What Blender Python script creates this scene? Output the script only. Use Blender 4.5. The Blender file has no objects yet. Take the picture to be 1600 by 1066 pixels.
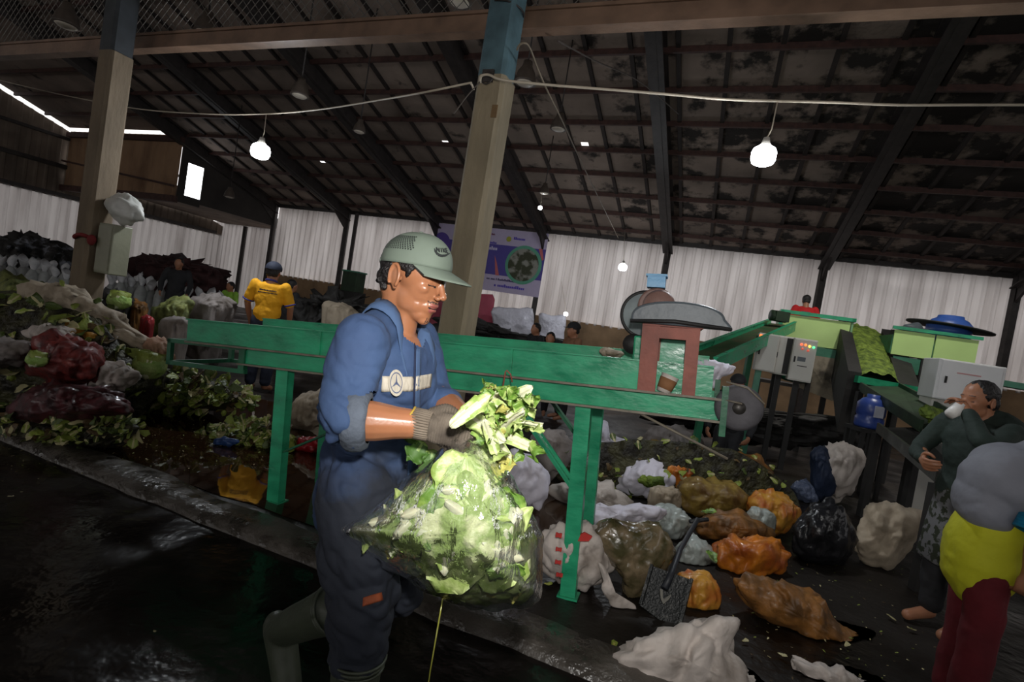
import bpy, bmesh, math, random
from mathutils import Vector, Matrix, Euler, noise
random.seed(7)
SC = bpy.context.scene
COL = SC.collection
# ---------------------------------------------------------------- camera
CAMH = 1.48
CF = 820.0
PITCH, ROLL = math.radians(2.3), math.radians(9.3)
cam = bpy.data.cameras.new('camera'); camo = bpy.data.objects.new('camera', cam); COL.objects.link(camo)
cam.sensor_width = 36; cam.lens = CF/1600*36; cam.clip_end = 200; cam.clip_start = .02
camo.matrix_world = Matrix.Translation((0, 0, CAMH)) @ Matrix.Rotation(math.pi/2-PITCH, 4, 'X') @ Matrix.Rotation(ROLL, 4, 'Z')
SC.camera = camo
# ---------------------------------------------------------------- view, world, camera flash
SC.view_settings.view_transform = 'Standard'; SC.view_settings.look = 'None'
SC.view_settings.exposure = 0.52; SC.view_settings.gamma = 1; SC.view_settings.use_curve_mapping = False
W = bpy.data.worlds.new('overcast_sky'); SC.world = W; W.use_nodes = True
nt = W.node_tree; bg = nt.nodes['Background']; bg.inputs[0].default_value = (1, .972, .965, 1); bg.inputs[1].default_value = 1.0
def light(name, kind, loc, energy, color=(1, 1, 1), **k):
    d = bpy.data.lights.new(name, kind); d.energy = energy; d.color = color
    for a, b in k.items(): setattr(d, a, b)
    o = bpy.data.objects.new(name, d); o.location = loc; COL.objects.link(o); return o
def aim(o, target):
    o.rotation_euler = (Vector(target)-o.location).to_track_quat('-Z', 'Y').to_euler()
fl = light('camera_flash', 'SPOT', (.06, .10, 1.74), 92, (1, .97, .93), spot_size=math.radians(88), spot_blend=.62, shadow_soft_size=.05)
aim(fl, (.42, 2.6, 1.52))
# ---------------------------------------------------------------- places: pixel of the 1600x1066 photograph -> point in the hall
def ray(px, py):
    x = (px-800)/CF; y = -(py-533)/CF
    c, s = math.cos(ROLL), math.sin(ROLL)
    X = c*x-s*y; Y = s*x+c*y; a = math.pi/2-PITCH
    return Vector((X, math.cos(a)*Y+math.sin(a), math.sin(a)*Y-math.cos(a)))
def at(px, py, d):
    r = ray(px, py); return Vector((0, 0, CAMH))+r*(d/r.y)
def onz(px, py, z=0.0):
    r = ray(px, py); return Vector((0, 0, CAMH))+r*((z-CAMH)/r.z)
AG = math.radians(21); CA, SA = math.cos(AG), math.sin(AG)
def B(u, v, z=0.0):                       # the hall's own axes: u along the far wall, v towards it
    return Vector((u*CA+v*SA, -u*SA+v*CA, z))
def toB(p): return (CA*p[0]-SA*p[1], SA*p[0]+CA*p[1], p[2])
HROT = Matrix.Rotation(-AG, 4, 'Z')
# ---------------------------------------------------------------- materials
def M(name, col, rough=.6, metal=0.0, var=.25, scale=6.0, bump=.15, bscale=None, col2=None, thr=None, wide=.1, alpha=1.0,
      coat=0.0, rvar=0.0, emit=None, estr=0.0, trans=0.0, spec=.5, stretch=None, det=4.0, bdist=.02, sss=0.0):
    m = bpy.data.materials.new(name); m.use_nodes = True
    n = m.node_tree.nodes; L = m.node_tree.links; b = n['Principled BSDF']
    b.inputs['Roughness'].default_value = rough; b.inputs['Metallic'].default_value = metal
    b.inputs['Specular IOR Level'].default_value = spec; b.inputs['Coat Weight'].default_value = coat
    b.inputs['Alpha'].default_value = alpha; b.inputs['Transmission Weight'].default_value = trans
    if sss: b.inputs['Subsurface Weight'].default_value = sss; b.inputs['Subsurface Scale'].default_value = .01; b.inputs['Subsurface Radius'].default_value = (1, .35, .2)
    tc = n.new('ShaderNodeTexCoord'); mp = n.new('ShaderNodeMapping'); L.new(tc.outputs['Object'], mp.inputs[0])
    if stretch: mp.inputs['Scale'].default_value = stretch
    nz = n.new('ShaderNodeTexNoise'); nz.inputs['Scale'].default_value = scale; nz.inputs['Detail'].default_value = det
    L.new(mp.outputs[0], nz.inputs['Vector'])
    cr = n.new('ShaderNodeValToRGB'); L.new(nz.outputs['Fac'], cr.inputs[0])
    c = Vector(col); e = cr.color_ramp.elements
    if col2 is None:
        e[0].position = .3; e[1].position = .7
        e[0].color = (*(c*(1-var)), 1); e[1].color = (*[min(1, q) for q in c*(1+var)], 1)
    else:
        t = .5 if thr is None else thr
        e[0].position = max(0, t-wide/2); e[1].position = min(1, t+wide/2)
        e[0].color = (*c, 1); e[1].color = (*col2, 1)
    L.new(cr.outputs[0], b.inputs['Base Color'])
    if rvar:
        mr = n.new('ShaderNodeMapRange'); mr.inputs[1].default_value = .35; mr.inputs[2].default_value = .65
        mr.inputs[3].default_value = max(0.02, rough-rvar); mr.inputs[4].default_value = rough+rvar
        L.new(nz.outputs['Fac'], mr.inputs[0]); L.new(mr.outputs[0], b.inputs['Roughness'])
    if bump:
        nb = n.new('ShaderNodeTexNoise'); nb.inputs['Scale'].default_value = bscale or scale*4; nb.inputs['Detail'].default_value = 3
        L.new(mp.outputs[0], nb.inputs['Vector'])
        bp = n.new('ShaderNodeBump'); bp.inputs['Strength'].default_value = bump; bp.inputs['Distance'].default_value = bdist
        L.new(nb.outputs['Fac'], bp.inputs['Height']); L.new(bp.outputs[0], b.inputs['Normal'])
    if emit: b.inputs['Emission Color'].default_value = (*emit, 1); b.inputs['Emission Strength'].default_value = estr
    return m
def srgb(r, g, b):
    f = lambda c: ((c/255+.055)/1.055)**2.4 if c/255 > .04045 else c/255/12.92
    return (f(r), f(g), f(b))
# ---------------------------------------------------------------- object helpers
def tag(o, label=None, cat=None, group=None, kind=None):
    if label: o['label'] = label
    if cat: o['category'] = cat
    if group: o['group'] = group
    if kind: o['kind'] = kind
    return o
def empty(name, loc=(0, 0, 0), rot=None):
    o = bpy.data.objects.new(name, None); COL.objects.link(o); o.location = loc; o.empty_display_size = .1
    if rot: o.rotation_euler = rot
    return o
def thing(name, label, cat, loc=(0, 0, 0), rot=None, group=None):
    return tag(empty(name, loc, rot), label, cat, group)
class MB:
    def __init__(s): s.v = []; s.f = []; s.m = []; s.sm = []
    def add(s, vs, fs, mi=0, smooth=False):
        k = len(s.v); s.v += [tuple(q) for q in vs]
        for f in fs: s.f.append(tuple(k+i for i in f)); s.m.append(mi); s.sm.append(smooth)
        return s
    def box(s, c, d, rot=None, mi=0):
        x, y, z = [q/2 for q in d]
        vs = [Vector(p) for p in ((-x,-y,-z),(x,-y,-z),(x,y,-z),(-x,y,-z),(-x,-y,z),(x,-y,z),(x,y,z),(-x,y,z))]
        if rot is not None: vs = [rot @ q for q in vs]
        c = Vector(c)
        return s.add([q+c for q in vs], [(0,3,2,1),(4,5,6,7),(0,1,5,4),(1,2,6,5),(2,3,7,6),(3,0,4,7)], mi)
    def bar(s, a, b, w, h=None, up=(0, 0, 1), mi=0):        # square bar from a to b
        a, b = Vector(a), Vector(b); h = h or w; d = (b-a); l = d.length; d.normalize()
        u = Vector(up); sd = d.cross(u)
        if sd.length < 1e-4: sd = d.cross(Vector((1, 0, 0)))
        sd.normalize(); up2 = sd.cross(d).normalized()
        R = Matrix((sd, d, up2)).transposed()
        return s.box((a+b)/2, (w, l, h), R, mi)
    def tube(s, pts, r, n=10, mi=0, cap=True, closed=False):
        pts = [Vector(p) for p in pts]; N = len(pts); rs = r if isinstance(r, (list, tuple)) else [r]*N
        vs = []; prev = None
        for i, p in enumerate(pts):
            t = (pts[min(i+1, N-1)]-pts[max(i-1, 0)]).normalized()
            if prev is None:
                a = t.cross(Vector((0, 0, 1)));
                if a.length < .05: a = t.cross(Vector((1, 0, 0)))
            else: a = prev-t*prev.dot(t)
            a.normalize(); prev = a; b = t.cross(a)
            for k in range(n):
                q = 2*math.pi*k/n; vs.append(p+(a*math.cos(q)+b*math.sin(q))*rs[i])
        fs = []
        for i in range(N-1):
            for k in range(n):
                k2 = (k+1) % n; fs.append((i*n+k, i*n+k2, (i+1)*n+k2, (i+1)*n+k))
        if cap: fs.append(tuple(range(n))[::-1]); fs.append(tuple((N-1)*n+k for k in range(n)))
        return s.add(vs, fs, mi, True)
    def lathe(s, prof, n=24, c=(0, 0, 0), R=None, mi=0, smooth=True):   # prof: (r, z)
        vs = []; c = Vector(c)
        for r, z in prof:
            for k in range(n):
                q = 2*math.pi*k/n; p = Vector((r*math.cos(q), r*math.sin(q), z))
                if R is not None: p = R @ p
                vs.append(p+c)
        fs = []
        for i in range(len(prof)-1):
            for k in range(n):
                k2 = (k+1) % n; fs.append((i*n+k, i*n+k2, (i+1)*n+k2, (i+1)*n+k))
        fs.append(tuple(range(n))[::-1]); fs.append(tuple((len(prof)-1)*n+k for k in range(n)))
        return s.add(vs, fs, mi, smooth)
    def prism(s, poly, a, b, mi=0):           # poly of 3-D points extruded by the vector b-a
        d = Vector(b)-Vector(a); P = [Vector(p) for p in poly]; n = len(P)
        vs = P+[p+d for p in P]; fs = [tuple(range(n))[::-1], tuple(range(n, 2*n))]
        for i in range(n): j = (i+1) % n; fs.append((i, j, n+j, n+i))
        return s.add(vs, fs, mi)
    def ell(s, c, r, R=None, nu=14, nv=9, mi=0, disp=None):
        vs = []; c = Vector(c); r = Vector(r) if not isinstance(r, (int, float)) else Vector((r, r, r))
        for i in range(nv+1):
            th = math.pi*i/nv
            for k in range(nu):
                q = 2*math.pi*k/nu
                d = Vector((math.sin(th)*math.cos(q), math.sin(th)*math.sin(q), math.cos(th)))
                p = Vector((d.x*r.x, d.y*r.y, d.z*r.z))
                if disp: p = disp(p, d)
                if R is not None: p = R @ p
                vs.append(p+c)
        fs = []
        for i in range(nv):
            for k in range(nu):
                k2 = (k+1) % nu; fs.append((i*nu+k, (i+1)*nu+k, (i+1)*nu+k2, i*nu+k2))
        return s.add(vs, fs, mi, True)
    def build(s, name, mats, parent=None, loc=None, bevel=0, smooth=None, origin=None):
        me = bpy.data.meshes.new(name)
        vs = s.v
        if origin is not None:
            o3 = Vector(origin); vs = [tuple(Vector(q)-o3) for q in vs]
        me.from_pydata(vs, [], s.f)
        if not isinstance(mats, (list, tuple)): mats = [mats]
        for m in mats: me.materials.append(m)
        me.polygons.foreach_set('material_index', s.m)
        me.polygons.foreach_set('use_smooth', s.sm if smooth is None else [smooth]*len(s.f))
        me.update()
        o = bpy.data.objects.new(name, me); COL.objects.link(o)
        if parent: o.parent = parent
        if origin is not None: o.location = origin
        if loc is not None: o.location = loc
        if bevel:
            bv = o.modifiers.new('bevel', 'BEVEL'); bv.width = bevel; bv.segments = 2; bv.limit_method = 'ANGLE'
        return o
def bake(o, *mods):                            # add modifiers and apply them without operators
    for kind, props in mods:
        m = o.modifiers.new(kind.lower(), kind)
        for k, v in props.items(): setattr(m, k, v)
    dg = bpy.context.evaluated_depsgraph_get(); dg.update()
    ev = o.evaluated_get(dg)
    me = bpy.data.meshes.new_from_object(ev); old = o.data
    o.modifiers.clear(); o.data = me; me.name = o.name
    return o
def copy_tree(o, parent=None):
    c = o.copy(); COL.objects.link(c)
    if parent: c.parent = parent
    for ch in list(o.children): copy_tree(ch, c)
    return c
def catenary(a, b, sag, n=16):
    a, b = Vector(a), Vector(b)
    return [a.lerp(b, i/n)-Vector((0, 0, 4*sag*(i/n)*(1-i/n))) for i in range(n+1)]
def fbm(p, s=1.0, o=4): return noise.fractal(Vector(p)*s, 1.0, 2.0, o)
# ================================================================ THE HALL
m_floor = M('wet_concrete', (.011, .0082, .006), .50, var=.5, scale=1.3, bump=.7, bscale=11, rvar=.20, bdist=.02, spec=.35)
m_kerb = M('old_wet_concrete_kerb', (.075, .066, .056), .35, var=.45, scale=7, bump=.8, bscale=22, rvar=.2)
m_water = M('murky_puddle_water', (.030, .014, .006), .035, var=.15, scale=2, bump=.05, bscale=5, spec=.6, bdist=.01)
m_brick = M('rendered_brick_base', srgb(150, 122, 92), .85, var=.25, scale=2.5, bump=.3)
m_steel = M('dark_painted_steel', (.030, .024, .022), .6, var=.4, scale=6, bump=.2)
m_rust = M('red_oxide_purlin', (.060, .026, .020), .7, var=.35, scale=9, bump=.2)
def wallsheet(nm='translucent_wall_sheet', k=1.0):
    m = bpy.data.materials.new(nm); m.use_nodes = True
    n = m.node_tree.nodes; L = m.node_tree.links; n.remove(n['Principled BSDF'])
    tc = n.new('ShaderNodeTexCoord'); mp = n.new('ShaderNodeMapping'); mp.inputs['Scale'].default_value = (1.4, 1.4, .18)
    L.new(tc.outputs['Object'], mp.inputs[0])
    nz = n.new('ShaderNodeTexNoise'); nz.inputs['Scale'].default_value = 1.5; nz.inputs['Detail'].default_value = 5; L.new(mp.outputs[0], nz.inputs['Vector'])
    cr = n.new('ShaderNodeValToRGB'); L.new(nz.outputs['Fac'], cr.inputs[0])
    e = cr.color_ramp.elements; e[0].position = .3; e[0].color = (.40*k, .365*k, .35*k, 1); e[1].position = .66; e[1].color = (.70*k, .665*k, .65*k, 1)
    t = n.new('ShaderNodeBsdfTranslucent'); d = n.new('ShaderNodeBsdfDiffuse'); mx = n.new('ShaderNodeMixShader'); mx.inputs[0].default_value = .4
    L.new(cr.outputs[0], t.inputs[0]); L.new(cr.outputs[0], d.inputs[0]); L.new(t.outputs[0], mx.inputs[1]); L.new(d.outputs[0], mx.inputs[2])
    L.new(mx.outputs[0], n['Material Output'].inputs[0]); return m
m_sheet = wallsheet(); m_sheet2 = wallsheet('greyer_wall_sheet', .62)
def ceilingmat():
    m = M('stained_roof_lining', (.24, .185, .15), .9, var=.3, scale=.9, bump=.6, bscale=5, bdist=.05)
    n = m.node_tree.nodes; L = m.node_tree.links; b = n['Principled BSDF']
    cr0 = [q for q in n if q.type == 'VALTORGB'][0]; tc = [q for q in n if q.type == 'TEX_COORD'][0]
    # torn black patches, many towards the right end of the roof
    nz = n.new('ShaderNodeTexNoise'); nz.inputs['Scale'].default_value = 1.5; nz.inputs['Detail'].default_value = 6; nz.inputs['Roughness'].default_value = .62
    L.new(tc.outputs['Object'], nz.inputs['Vector'])
    sx = n.new('ShaderNodeSeparateXYZ'); L.new(tc.outputs['Object'], sx.inputs[0])
    mr = n.new('ShaderNodeMapRange'); mr.inputs[1].default_value = -6; mr.inputs[2].default_value = 3; mr.inputs[3].default_value = -.10; mr.inputs[4].default_value = .09
    L.new(sx.outputs[0], mr.inputs[0]); ad = n.new('ShaderNodeMath'); L.new(nz.outputs['Fac'], ad.inputs[0]); L.new(mr.outputs[0], ad.inputs[1])
    cr = n.new('ShaderNodeValToRGB'); cr.color_ramp.elements[0].position = .50; cr.color_ramp.elements[1].position = .60; L.new(ad.outputs[0], cr.inputs[0])
    mx = n.new('ShaderNodeMixRGB'); mx.inputs[2].default_value = (.022, .017, .014, 1)
    L.new(cr.outputs[0], mx.inputs[0]); L.new(cr0.outputs[0], mx.inputs[1]); L.new(mx.outputs[0], b.inputs['Base Color']); return m
m_ceil = ceilingmat()
UR = 12.0
# floor: one slab, lower gutter side in front of the kerb
mb = MB()
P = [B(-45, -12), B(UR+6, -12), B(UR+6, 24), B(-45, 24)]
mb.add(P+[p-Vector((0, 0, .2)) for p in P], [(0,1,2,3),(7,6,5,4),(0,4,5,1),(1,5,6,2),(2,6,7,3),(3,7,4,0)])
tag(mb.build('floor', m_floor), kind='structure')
mb = MB(); P = [B(-14, -6, .004), B(6, -6, .004), B(6, 2.25, .004), B(-14, 2.25, .004)]; mb.prism(P, (0, 0, 0), (0, 0, -.02))
tag(mb.build('trim_2', M('wet_black_gutter_floor', (.010, .008, .007), .20, var=.5, scale=2, bump=.35, bscale=9, rvar=.10, bdist=.02, spec=.4)), kind='structure')
# kerb
mb = MB(); N = 120; us = [-12+i*(15.0)/N for i in range(N+1)]
ring = []
for i, u in enumerate(us):
    j = .05*fbm((u*1.3, 1, 0)); j2 = .05*fbm((u*1.3, 7, 3)); h = .045+.012*fbm((u*2, 3, 3))
    ring.append([B(u, 2.24+j, -.02), B(u, 2.26+j, h), B(u, 2.34+j, h+.012), B(u, 2.50+j2, h+.008), B(u, 2.54+j2, -.02)])
vs = [p for r in ring for p in r]; fs = [(i*5+k, (i+1)*5+k, (i+1)*5+k+1, i*5+k+1) for i in range(N) for k in range(4)]
mb.add(vs, fs, 0, True); tag(mb.build('trim_1', m_kerb), kind='structure')
# puddle behind the kerb: a thin sheet of standing water
mb = MB(); pts = []
for k in range(90):
    q = 2*math.pi*k/90; a = 3.2; b = 1.20
    rr = 1+.10*fbm((math.cos(q)*2, math.sin(q)*2, 5))
    c, s = math.cos(q), math.sin(q); u = -3.7+a*rr*math.copysign(abs(c)**.6, c); v = 3.78+b*rr*math.copysign(abs(s)**.6, s)
    pts.append(B(u, max(v, 2.49), .006))
mb.prism(pts, (0, 0, 0), (0, 0, -.02))
tag(mb.build('puddle', m_water), 'still brown puddle mirroring the conveyor legs behind the kerb', 'puddle')
# far wall: ribbed sheets above a rendered base
def ribbed(p0, p1, z0, z1, pitch=.25, dep=.035):
    mb = MB(); p0, p1 = Vector(p0), Vector(p1); d = p1-p0; Ln = d.length; d.normalize(); nrm = Vector((-d.y, d.x, 0))
    prof = []; k = 0
    while k*pitch < Ln:
        for a, o in ((0, 0), (.55, 0), (.68, dep), (.87, dep)):
            prof.append((min(Ln, (k+a)*pitch), o))
        k += 1
    prof.append((Ln, 0))
    za = z0 if isinstance(z0, (tuple, list)) else (z0, z0); zb = z1 if isinstance(z1, (tuple, list)) else (z1, z1)
    vs = []
    for a, o in prof:
        q = p0+d*a-nrm*o; t = a/Ln
        vs += [(q.x, q.y, za[0]*(1-t)+za[1]*t), (q.x, q.y, zb[0]*(1-t)+zb[1]*t)]
    fs = [(2*i, 2*i+2, 2*i+3, 2*i+1) for i in range(len(prof)-1)]
    mb.add(vs, fs); return mb
RZ0, RV0, RS = 4.45, 15.9, .30
def rz(v): return RZ0+RS*(RV0-v)
wb = ribbed(B(-16.7, 15.9), B(UR, 15.9), 1.7, 4.42).build('wall_back', m_sheet); tag(wb, kind='structure')
mb = MB(); mb.box(((-16.7+UR)/2, 15.98, .87), (UR+16.7, .18, 1.76))
o = mb.build('brick_base', m_brick, wb); o.matrix_world = HROT
# sill ledge between base and sheet and an eaves beam
mb = MB(); mb.box(((-16.7+UR)/2, 15.86, 4.44), (UR+16.7, .12, .16)); o = mb.build('eaves_beam', m_steel, wb); o.matrix_world = HROT
# annex beyond the left end: far wall, gable and hanging cladding
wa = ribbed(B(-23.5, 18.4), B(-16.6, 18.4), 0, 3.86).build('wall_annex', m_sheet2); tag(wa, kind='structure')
m_clad = M('brown_stained_cladding', srgb(158, 126, 96), .85, col2=srgb(108, 80, 58), thr=.55, wide=.3, scale=1.2, bump=.3, stretch=(1, 1, .5))
m_cladd = M('dark_cladding', (.035, .030, .027), .85, var=.3, scale=1.5, bump=.3)
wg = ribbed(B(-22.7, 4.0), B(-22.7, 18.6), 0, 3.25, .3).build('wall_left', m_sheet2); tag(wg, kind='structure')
mb = ribbed(B(-22.72, -4), B(-22.72, 18.6), 3.2, (10.2, 3.6), .3)
# leave the daylight slit under the roof: the top edge stays below the roof line
o = mb.build('upper_cladding', M('aged_brown_cladding', (.15, .115, .088), .85, var=.35, scale=1.2, bump=.3), wg); o.location = (0, 0, 0)
mb = MB(); mb.bar(B(-22.6, 2, 4.3), B(-22.6, 18, 4.3), .14); mb.bar(B(-22.6, 2, 5.3), B(-22.6, 16, 5.3), .1); mb.bar(B(-22.6, 4, 3.3), B(-22.6, 18, 3.3), .12)
mb.build('cladding_rails', m_steel, wg)
wc = ribbed(B(-22.6, 11.75), B(-16.75, 11.75), 3.55, 5.60, .3, .012).build('wall_hanging', m_clad); tag(wc, kind='structure')
mb = MB(); mb.bar(B(-22.6, 11.7, 5.45), B(-16.7, 11.7, 5.45), .16); mb.bar(B(-22.6, 11.7, 3.55), B(-16.7, 11.7, 3.55), .2)
mb.bar(B(-22.6, 11.6, 4.5), B(-16.7, 11.6, 3.95), .06)
mb.build('edge_rails', m_rust, wc)
# dark return wall with the bright opening
mb = MB()
def vquad(u, v0, v1, z0, z1, th=.05): mb.add([B(u,v0,z0),B(u,v1,z0),B(u,v1,z1),B(u,v0,z1),B(u+th,v0,z0),B(u+th,v1,z0),B(u+th,v1,z1),B(u+th,v0,z1)], [(0,3,2,1),(4,5,6,7),(0,1,5,4),(1,2,6,5),(2,3,7,6),(3,0,4,7)])
WV0, WV1, WZ0, WZ1 = 12.03, 12.60, 3.76, 4.82
vquad(-16.8, 11.8, WV0, 3.5, 5.7); vquad(-16.8, WV1, 15.9, 3.6, 4.5); vquad(-16.8, WV0, WV1, 3.5, WZ0)
vquad(-16.8, WV0, WV1, WZ1, 5.6); vquad(-16.8, WV1, 14.2, 4.5, 5.3); vquad(-16.8, 14.2, 15.3, 4.5, 4.7)
tag(mb.build('wall_return', m_cladd), kind='structure')
m_glass = bpy.data.materials.new('bright_diffusing_pane'); m_glass.use_nodes = True
n = m_glass.node_tree.nodes; n.remove(n['Principled BSDF']); t = n.new('ShaderNodeEmission'); t.inputs[0].default_value = (.93, .96, 1, 1); t.inputs[1].default_value = 3.2
m_glass.node_tree.links.new(t.outputs[0], n['Material Output'].inputs[0])
mb = MB(); mb.add([B(-16.78, WV0, WZ0), B(-16.78, WV1, WZ0), B(-16.78, WV1, WZ1), B(-16.78, WV0, WZ1)], [(0,1,2,3)])
tag(mb.build('window_1', m_glass), kind='structure')
# ceiling slope over the hall, the other slope behind, battens in the lining
mb = MB()
def roofbox(u0, u1, v0, v1, up=.0, th=.06, mi=0):
    P = [B(u0, v0, rz(v0)+up), B(u1, v0, rz(v0)+up), B(u1, v1, rz(v1)+up), B(u0, v1, rz(v1)+up)]
    mb.add(P+[p+Vector((0, 0, th)) for p in P], [(0,3,2,1),(4,5,6,7),(0,1,5,4),(1,2,6,5),(2,3,7,6),(3,0,4,7)], mi)
# the sheet is left open in small holes (torn skylights) that show the sky
VR = 2.0
ADDED_HOLE = (-8.1, -7.1, 6.3, 6.9)  # added roof opening, unseen above the frame, for a bright floor reflection
holes = [(-10.81, 11.92), (-7.2, 11.80), (-3.51, 11.70), (-5.38, 14.5), (-12.1, 12.9)]
hs = .085
cells_u = sorted(set([-16.75, UR, ADDED_HOLE[0], ADDED_HOLE[1]]+[h[0]-hs for h in holes]+[h[0]+hs for h in holes]))
cells_v = sorted(set([VR, 16.3, ADDED_HOLE[2], ADDED_HOLE[3]]+[h[1]-hs*.7 for h in holes]+[h[1]+hs*.7 for h in holes]))
for i in range(len(cells_u)-1):
    for j in range(len(cells_v)-1):
        cu, cv = (cells_u[i]+cells_u[i+1])/2, (cells_v[j]+cells_v[j+1])/2
        if any(abs(cu-a) < hs and abs(cv-b) < hs*.7 for a, b in holes): continue
        if ADDED_HOLE[0] < cu < ADDED_HOLE[1] and ADDED_HOLE[2] < cv < ADDED_HOLE[3]: continue
        P = [B(cells_u[i], cells_v[j], rz(cells_v[j])), B(cells_u[i+1], cells_v[j], rz(cells_v[j])), B(cells_u[i+1], cells_v[j+1], rz(cells_v[j+1])), B(cells_u[i], cells_v[j+1], rz(cells_v[j+1]))]
        mb.add(P, [(0, 3, 2, 1)])
def mirror(v): return rz(VR)-(VR-v)*RS
roofbox(-22.6, -16.75, VR, 11.7)
P = [B(-22.6, 11.9, 3.95), B(-16.8, 11.9, 3.95), B(-16.8, 18.5, 3.80), B(-22.6, 18.5, 3.80)]; mb.add(P+[p+Vector((0,0,.08)) for p in P], [(0,3,2,1),(4,5,6,7)])
P = [B(-22.6, -12, mirror(-12)), B(UR, -12, mirror(-12)), B(UR, VR, rz(VR)), B(-22.6, VR, rz(VR))]
SK = (-7.9, -6.9, 6.2, 7.2)
mb.add(P+[p+Vector((0,0,.08)) for p in P], [(0,3,2,1),(4,5,6,7)])
ce = mb.build('ceiling', m_ceil); ce.data.transform(HROT.inverted()); ce.matrix_world = HROT; tag(ce, kind='structure')
mb = MB(); u = -16.6
while u < UR:
    mb.bar(B(u, 3.0, rz(3.0)-.03), B(u, 15.9, rz(15.9)-.03), .075, .06); u += .80
o = mb.build('ceiling_battens', M('dark_batten', (.028, .020, .017), .8, var=.3), ce); o.matrix_world = Matrix.Identity(4)
# side and rear walls of the hall (beyond the frame), rear end open to daylight
mb = ribbed(B(UR, 16), B(UR, -12), 0, (4.4, 5), .4); tag(mb.build('wall_right', m_cladd), kind='structure')
mb = ribbed(B(-22.7, -12), B(UR, -12), 0, 1.5, .4); tag(mb.build('wall_front', m_cladd), kind='structure')
mb = ribbed(B(-22.7, 4), B(-22.7, -12), 0, 3.3, .4); tag(mb.build('wall_left_front', m_cladd), kind='structure')
# steel columns along the far wall, rafters, purlins
wcols = [(-13.25, 'slim dark steel column on the far wall nearest the window opening'), (-9.36, 'slim dark steel column on the far wall behind the cap of the man in blue'),
         (-5.5, 'dark steel column on the far wall at the right edge of the banner'), (-1.72, 'dark steel column on the far wall above the conveyor motor'),
         (2.28, 'dark steel column on the far wall behind the person in red'), (6.3, 'dark steel column on the far wall at the right edge, behind the white cabinet')]
for u, lb in wcols:
    mb = MB(); mb.bar(B(u, 15.78, 0), B(u, 15.78, 4.4), .13, .16)
    tag(mb.build('steel_column', m_steel, origin=B(u, 15.78, 0)), lb, 'column', 'steel columns along the far wall')
    # gusset bracket where rafter meets column
for u, lb in ((-16.75, 'dark steel corner column at the left end of the pale far wall'), (-12.85, 'thin second steel post on the far wall left of the man')):
    mb = MB(); mb.bar(B(u, 15.78, 0), B(u, 15.78, 4.4), .10 if u > -14 else .22, .12); tag(mb.build('steel_column', m_steel, origin=B(u, 15.78, 0)), lb, 'column')
for i, u in enumerate((-19.0, -21.0)):
    mb = MB(); mb.bar(B(u, 18.2, 0), B(u, 18.2, 3.75), .14); tag(mb.build('steel_column', m_steel, origin=B(u, 18.2, 0)), ['dark post on the annex wall nearer the window opening', 'dark post on the annex wall nearer the left pillar'][i], 'column')
raf = [(-16.75, 'dark roof rafter ending above the bright window opening'), (-13.25, 'dark roof rafter left of the hanging left bulb'), (-9.36, 'dark roof rafter coming down behind the cap of the man in blue'),
       (-5.5, 'dark roof rafter coming down to the right edge of the banner'), (-1.72, 'dark roof rafter rising above the conveyor motor, left of the right bulb'),
       (2.28, 'broad dark roof rafter right of the right bulb'), (6.3, 'dark roof rafter at the right edge of the roof')]
for u, lb in raf:
    mb = MB(); a, b = B(u, 3, rz(3)-.22), B(u, 15.8, rz(15.8)-.20)
    mb.bar(a, b, .08, .40); mb.bar(a+Vector((0, 0, -.20)), b+Vector((0, 0, -.17)), .28, .03); mb.bar(a+Vector((0, 0, .18)), b+Vector((0, 0, .18)), .28, .03)
    mb.prism([B(u-.03, 15.75, 4.25), B(u-.03, 15.75, 3.75), B(u-.03, 14.9, 4.4)], (0, 0, 0), B(.06, 0))
    tag(mb.build('roof_rafter', m_steel, origin=a), lb, 'rafter', 'roof rafters')
v = 15.3; k = 0
while v > 3.2:
    mb = MB(); mb.bar(B(-16.7 if v > 11.7 else -22.5, v, rz(v)-.07), B(UR, v, rz(v)-.07), .06, .10)
    tag(mb.build('roof_purlin', m_rust, origin=B(-16, v, rz(v))), 'red-brown steel purlin running the length of the roof under its stained lining', 'purlin', 'roof purlins'); v -= .88; k += 1
# ---------------- pillars
m_conc = M('weathered_pillar_concrete', srgb(132, 120, 98), .8, var=.28, scale=5, bump=.4, bscale=30, stretch=(1, 1, .3))
m_concd = M('dusty_pillar_concrete', srgb(112, 98, 80), .85, var=.28, scale=5, bump=.4, bscale=30, stretch=(1, 1, .3))
m_blue = M('worn_blue_grey_paint', srgb(74, 100, 108), .6, var=.25, scale=7, bump=.15)
def pillar(u, v, w, d, ztop, label, mc, mtop=None):
    t = thing('concrete_pillar', label, 'pillar', B(u, v, 0), (0, 0, -AG))
    mb = MB(); c = .03
    poly = [Vector(p) for p in ((-w/2+c, -d/2, 0), (w/2-c, -d/2, 0), (w/2, -d/2+c, 0), (w/2, d/2-c, 0), (w/2-c, d/2, 0), (-w/2+c, d/2, 0), (-w/2, d/2-c, 0), (-w/2, -d/2+c, 0))]
    mb.prism(poly, (0, 0, 0), (0, 0, ztop)); mb.build('shaft', mc, t)
    mb = MB(); mb.prism([p*.96+Vector((-.01, .0, ztop)) for p in poly], (0, 0, 0), (0, 0, 3.2)); mb.build('steel_extension', mtop or m_blue, t)
    return t
pt = pillar(-2.02, 3.95, .25, .25, 3.40, 'grey concrete pillar with a blue steel upper part behind the man in blue', m_conc)
mb = MB(); mb.box((.085, -.128, 3.1), (.05, .008, .10)); mb.build('rust_patch', M('rust_stain', srgb(112, 88, 58), .8), pt)
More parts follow.
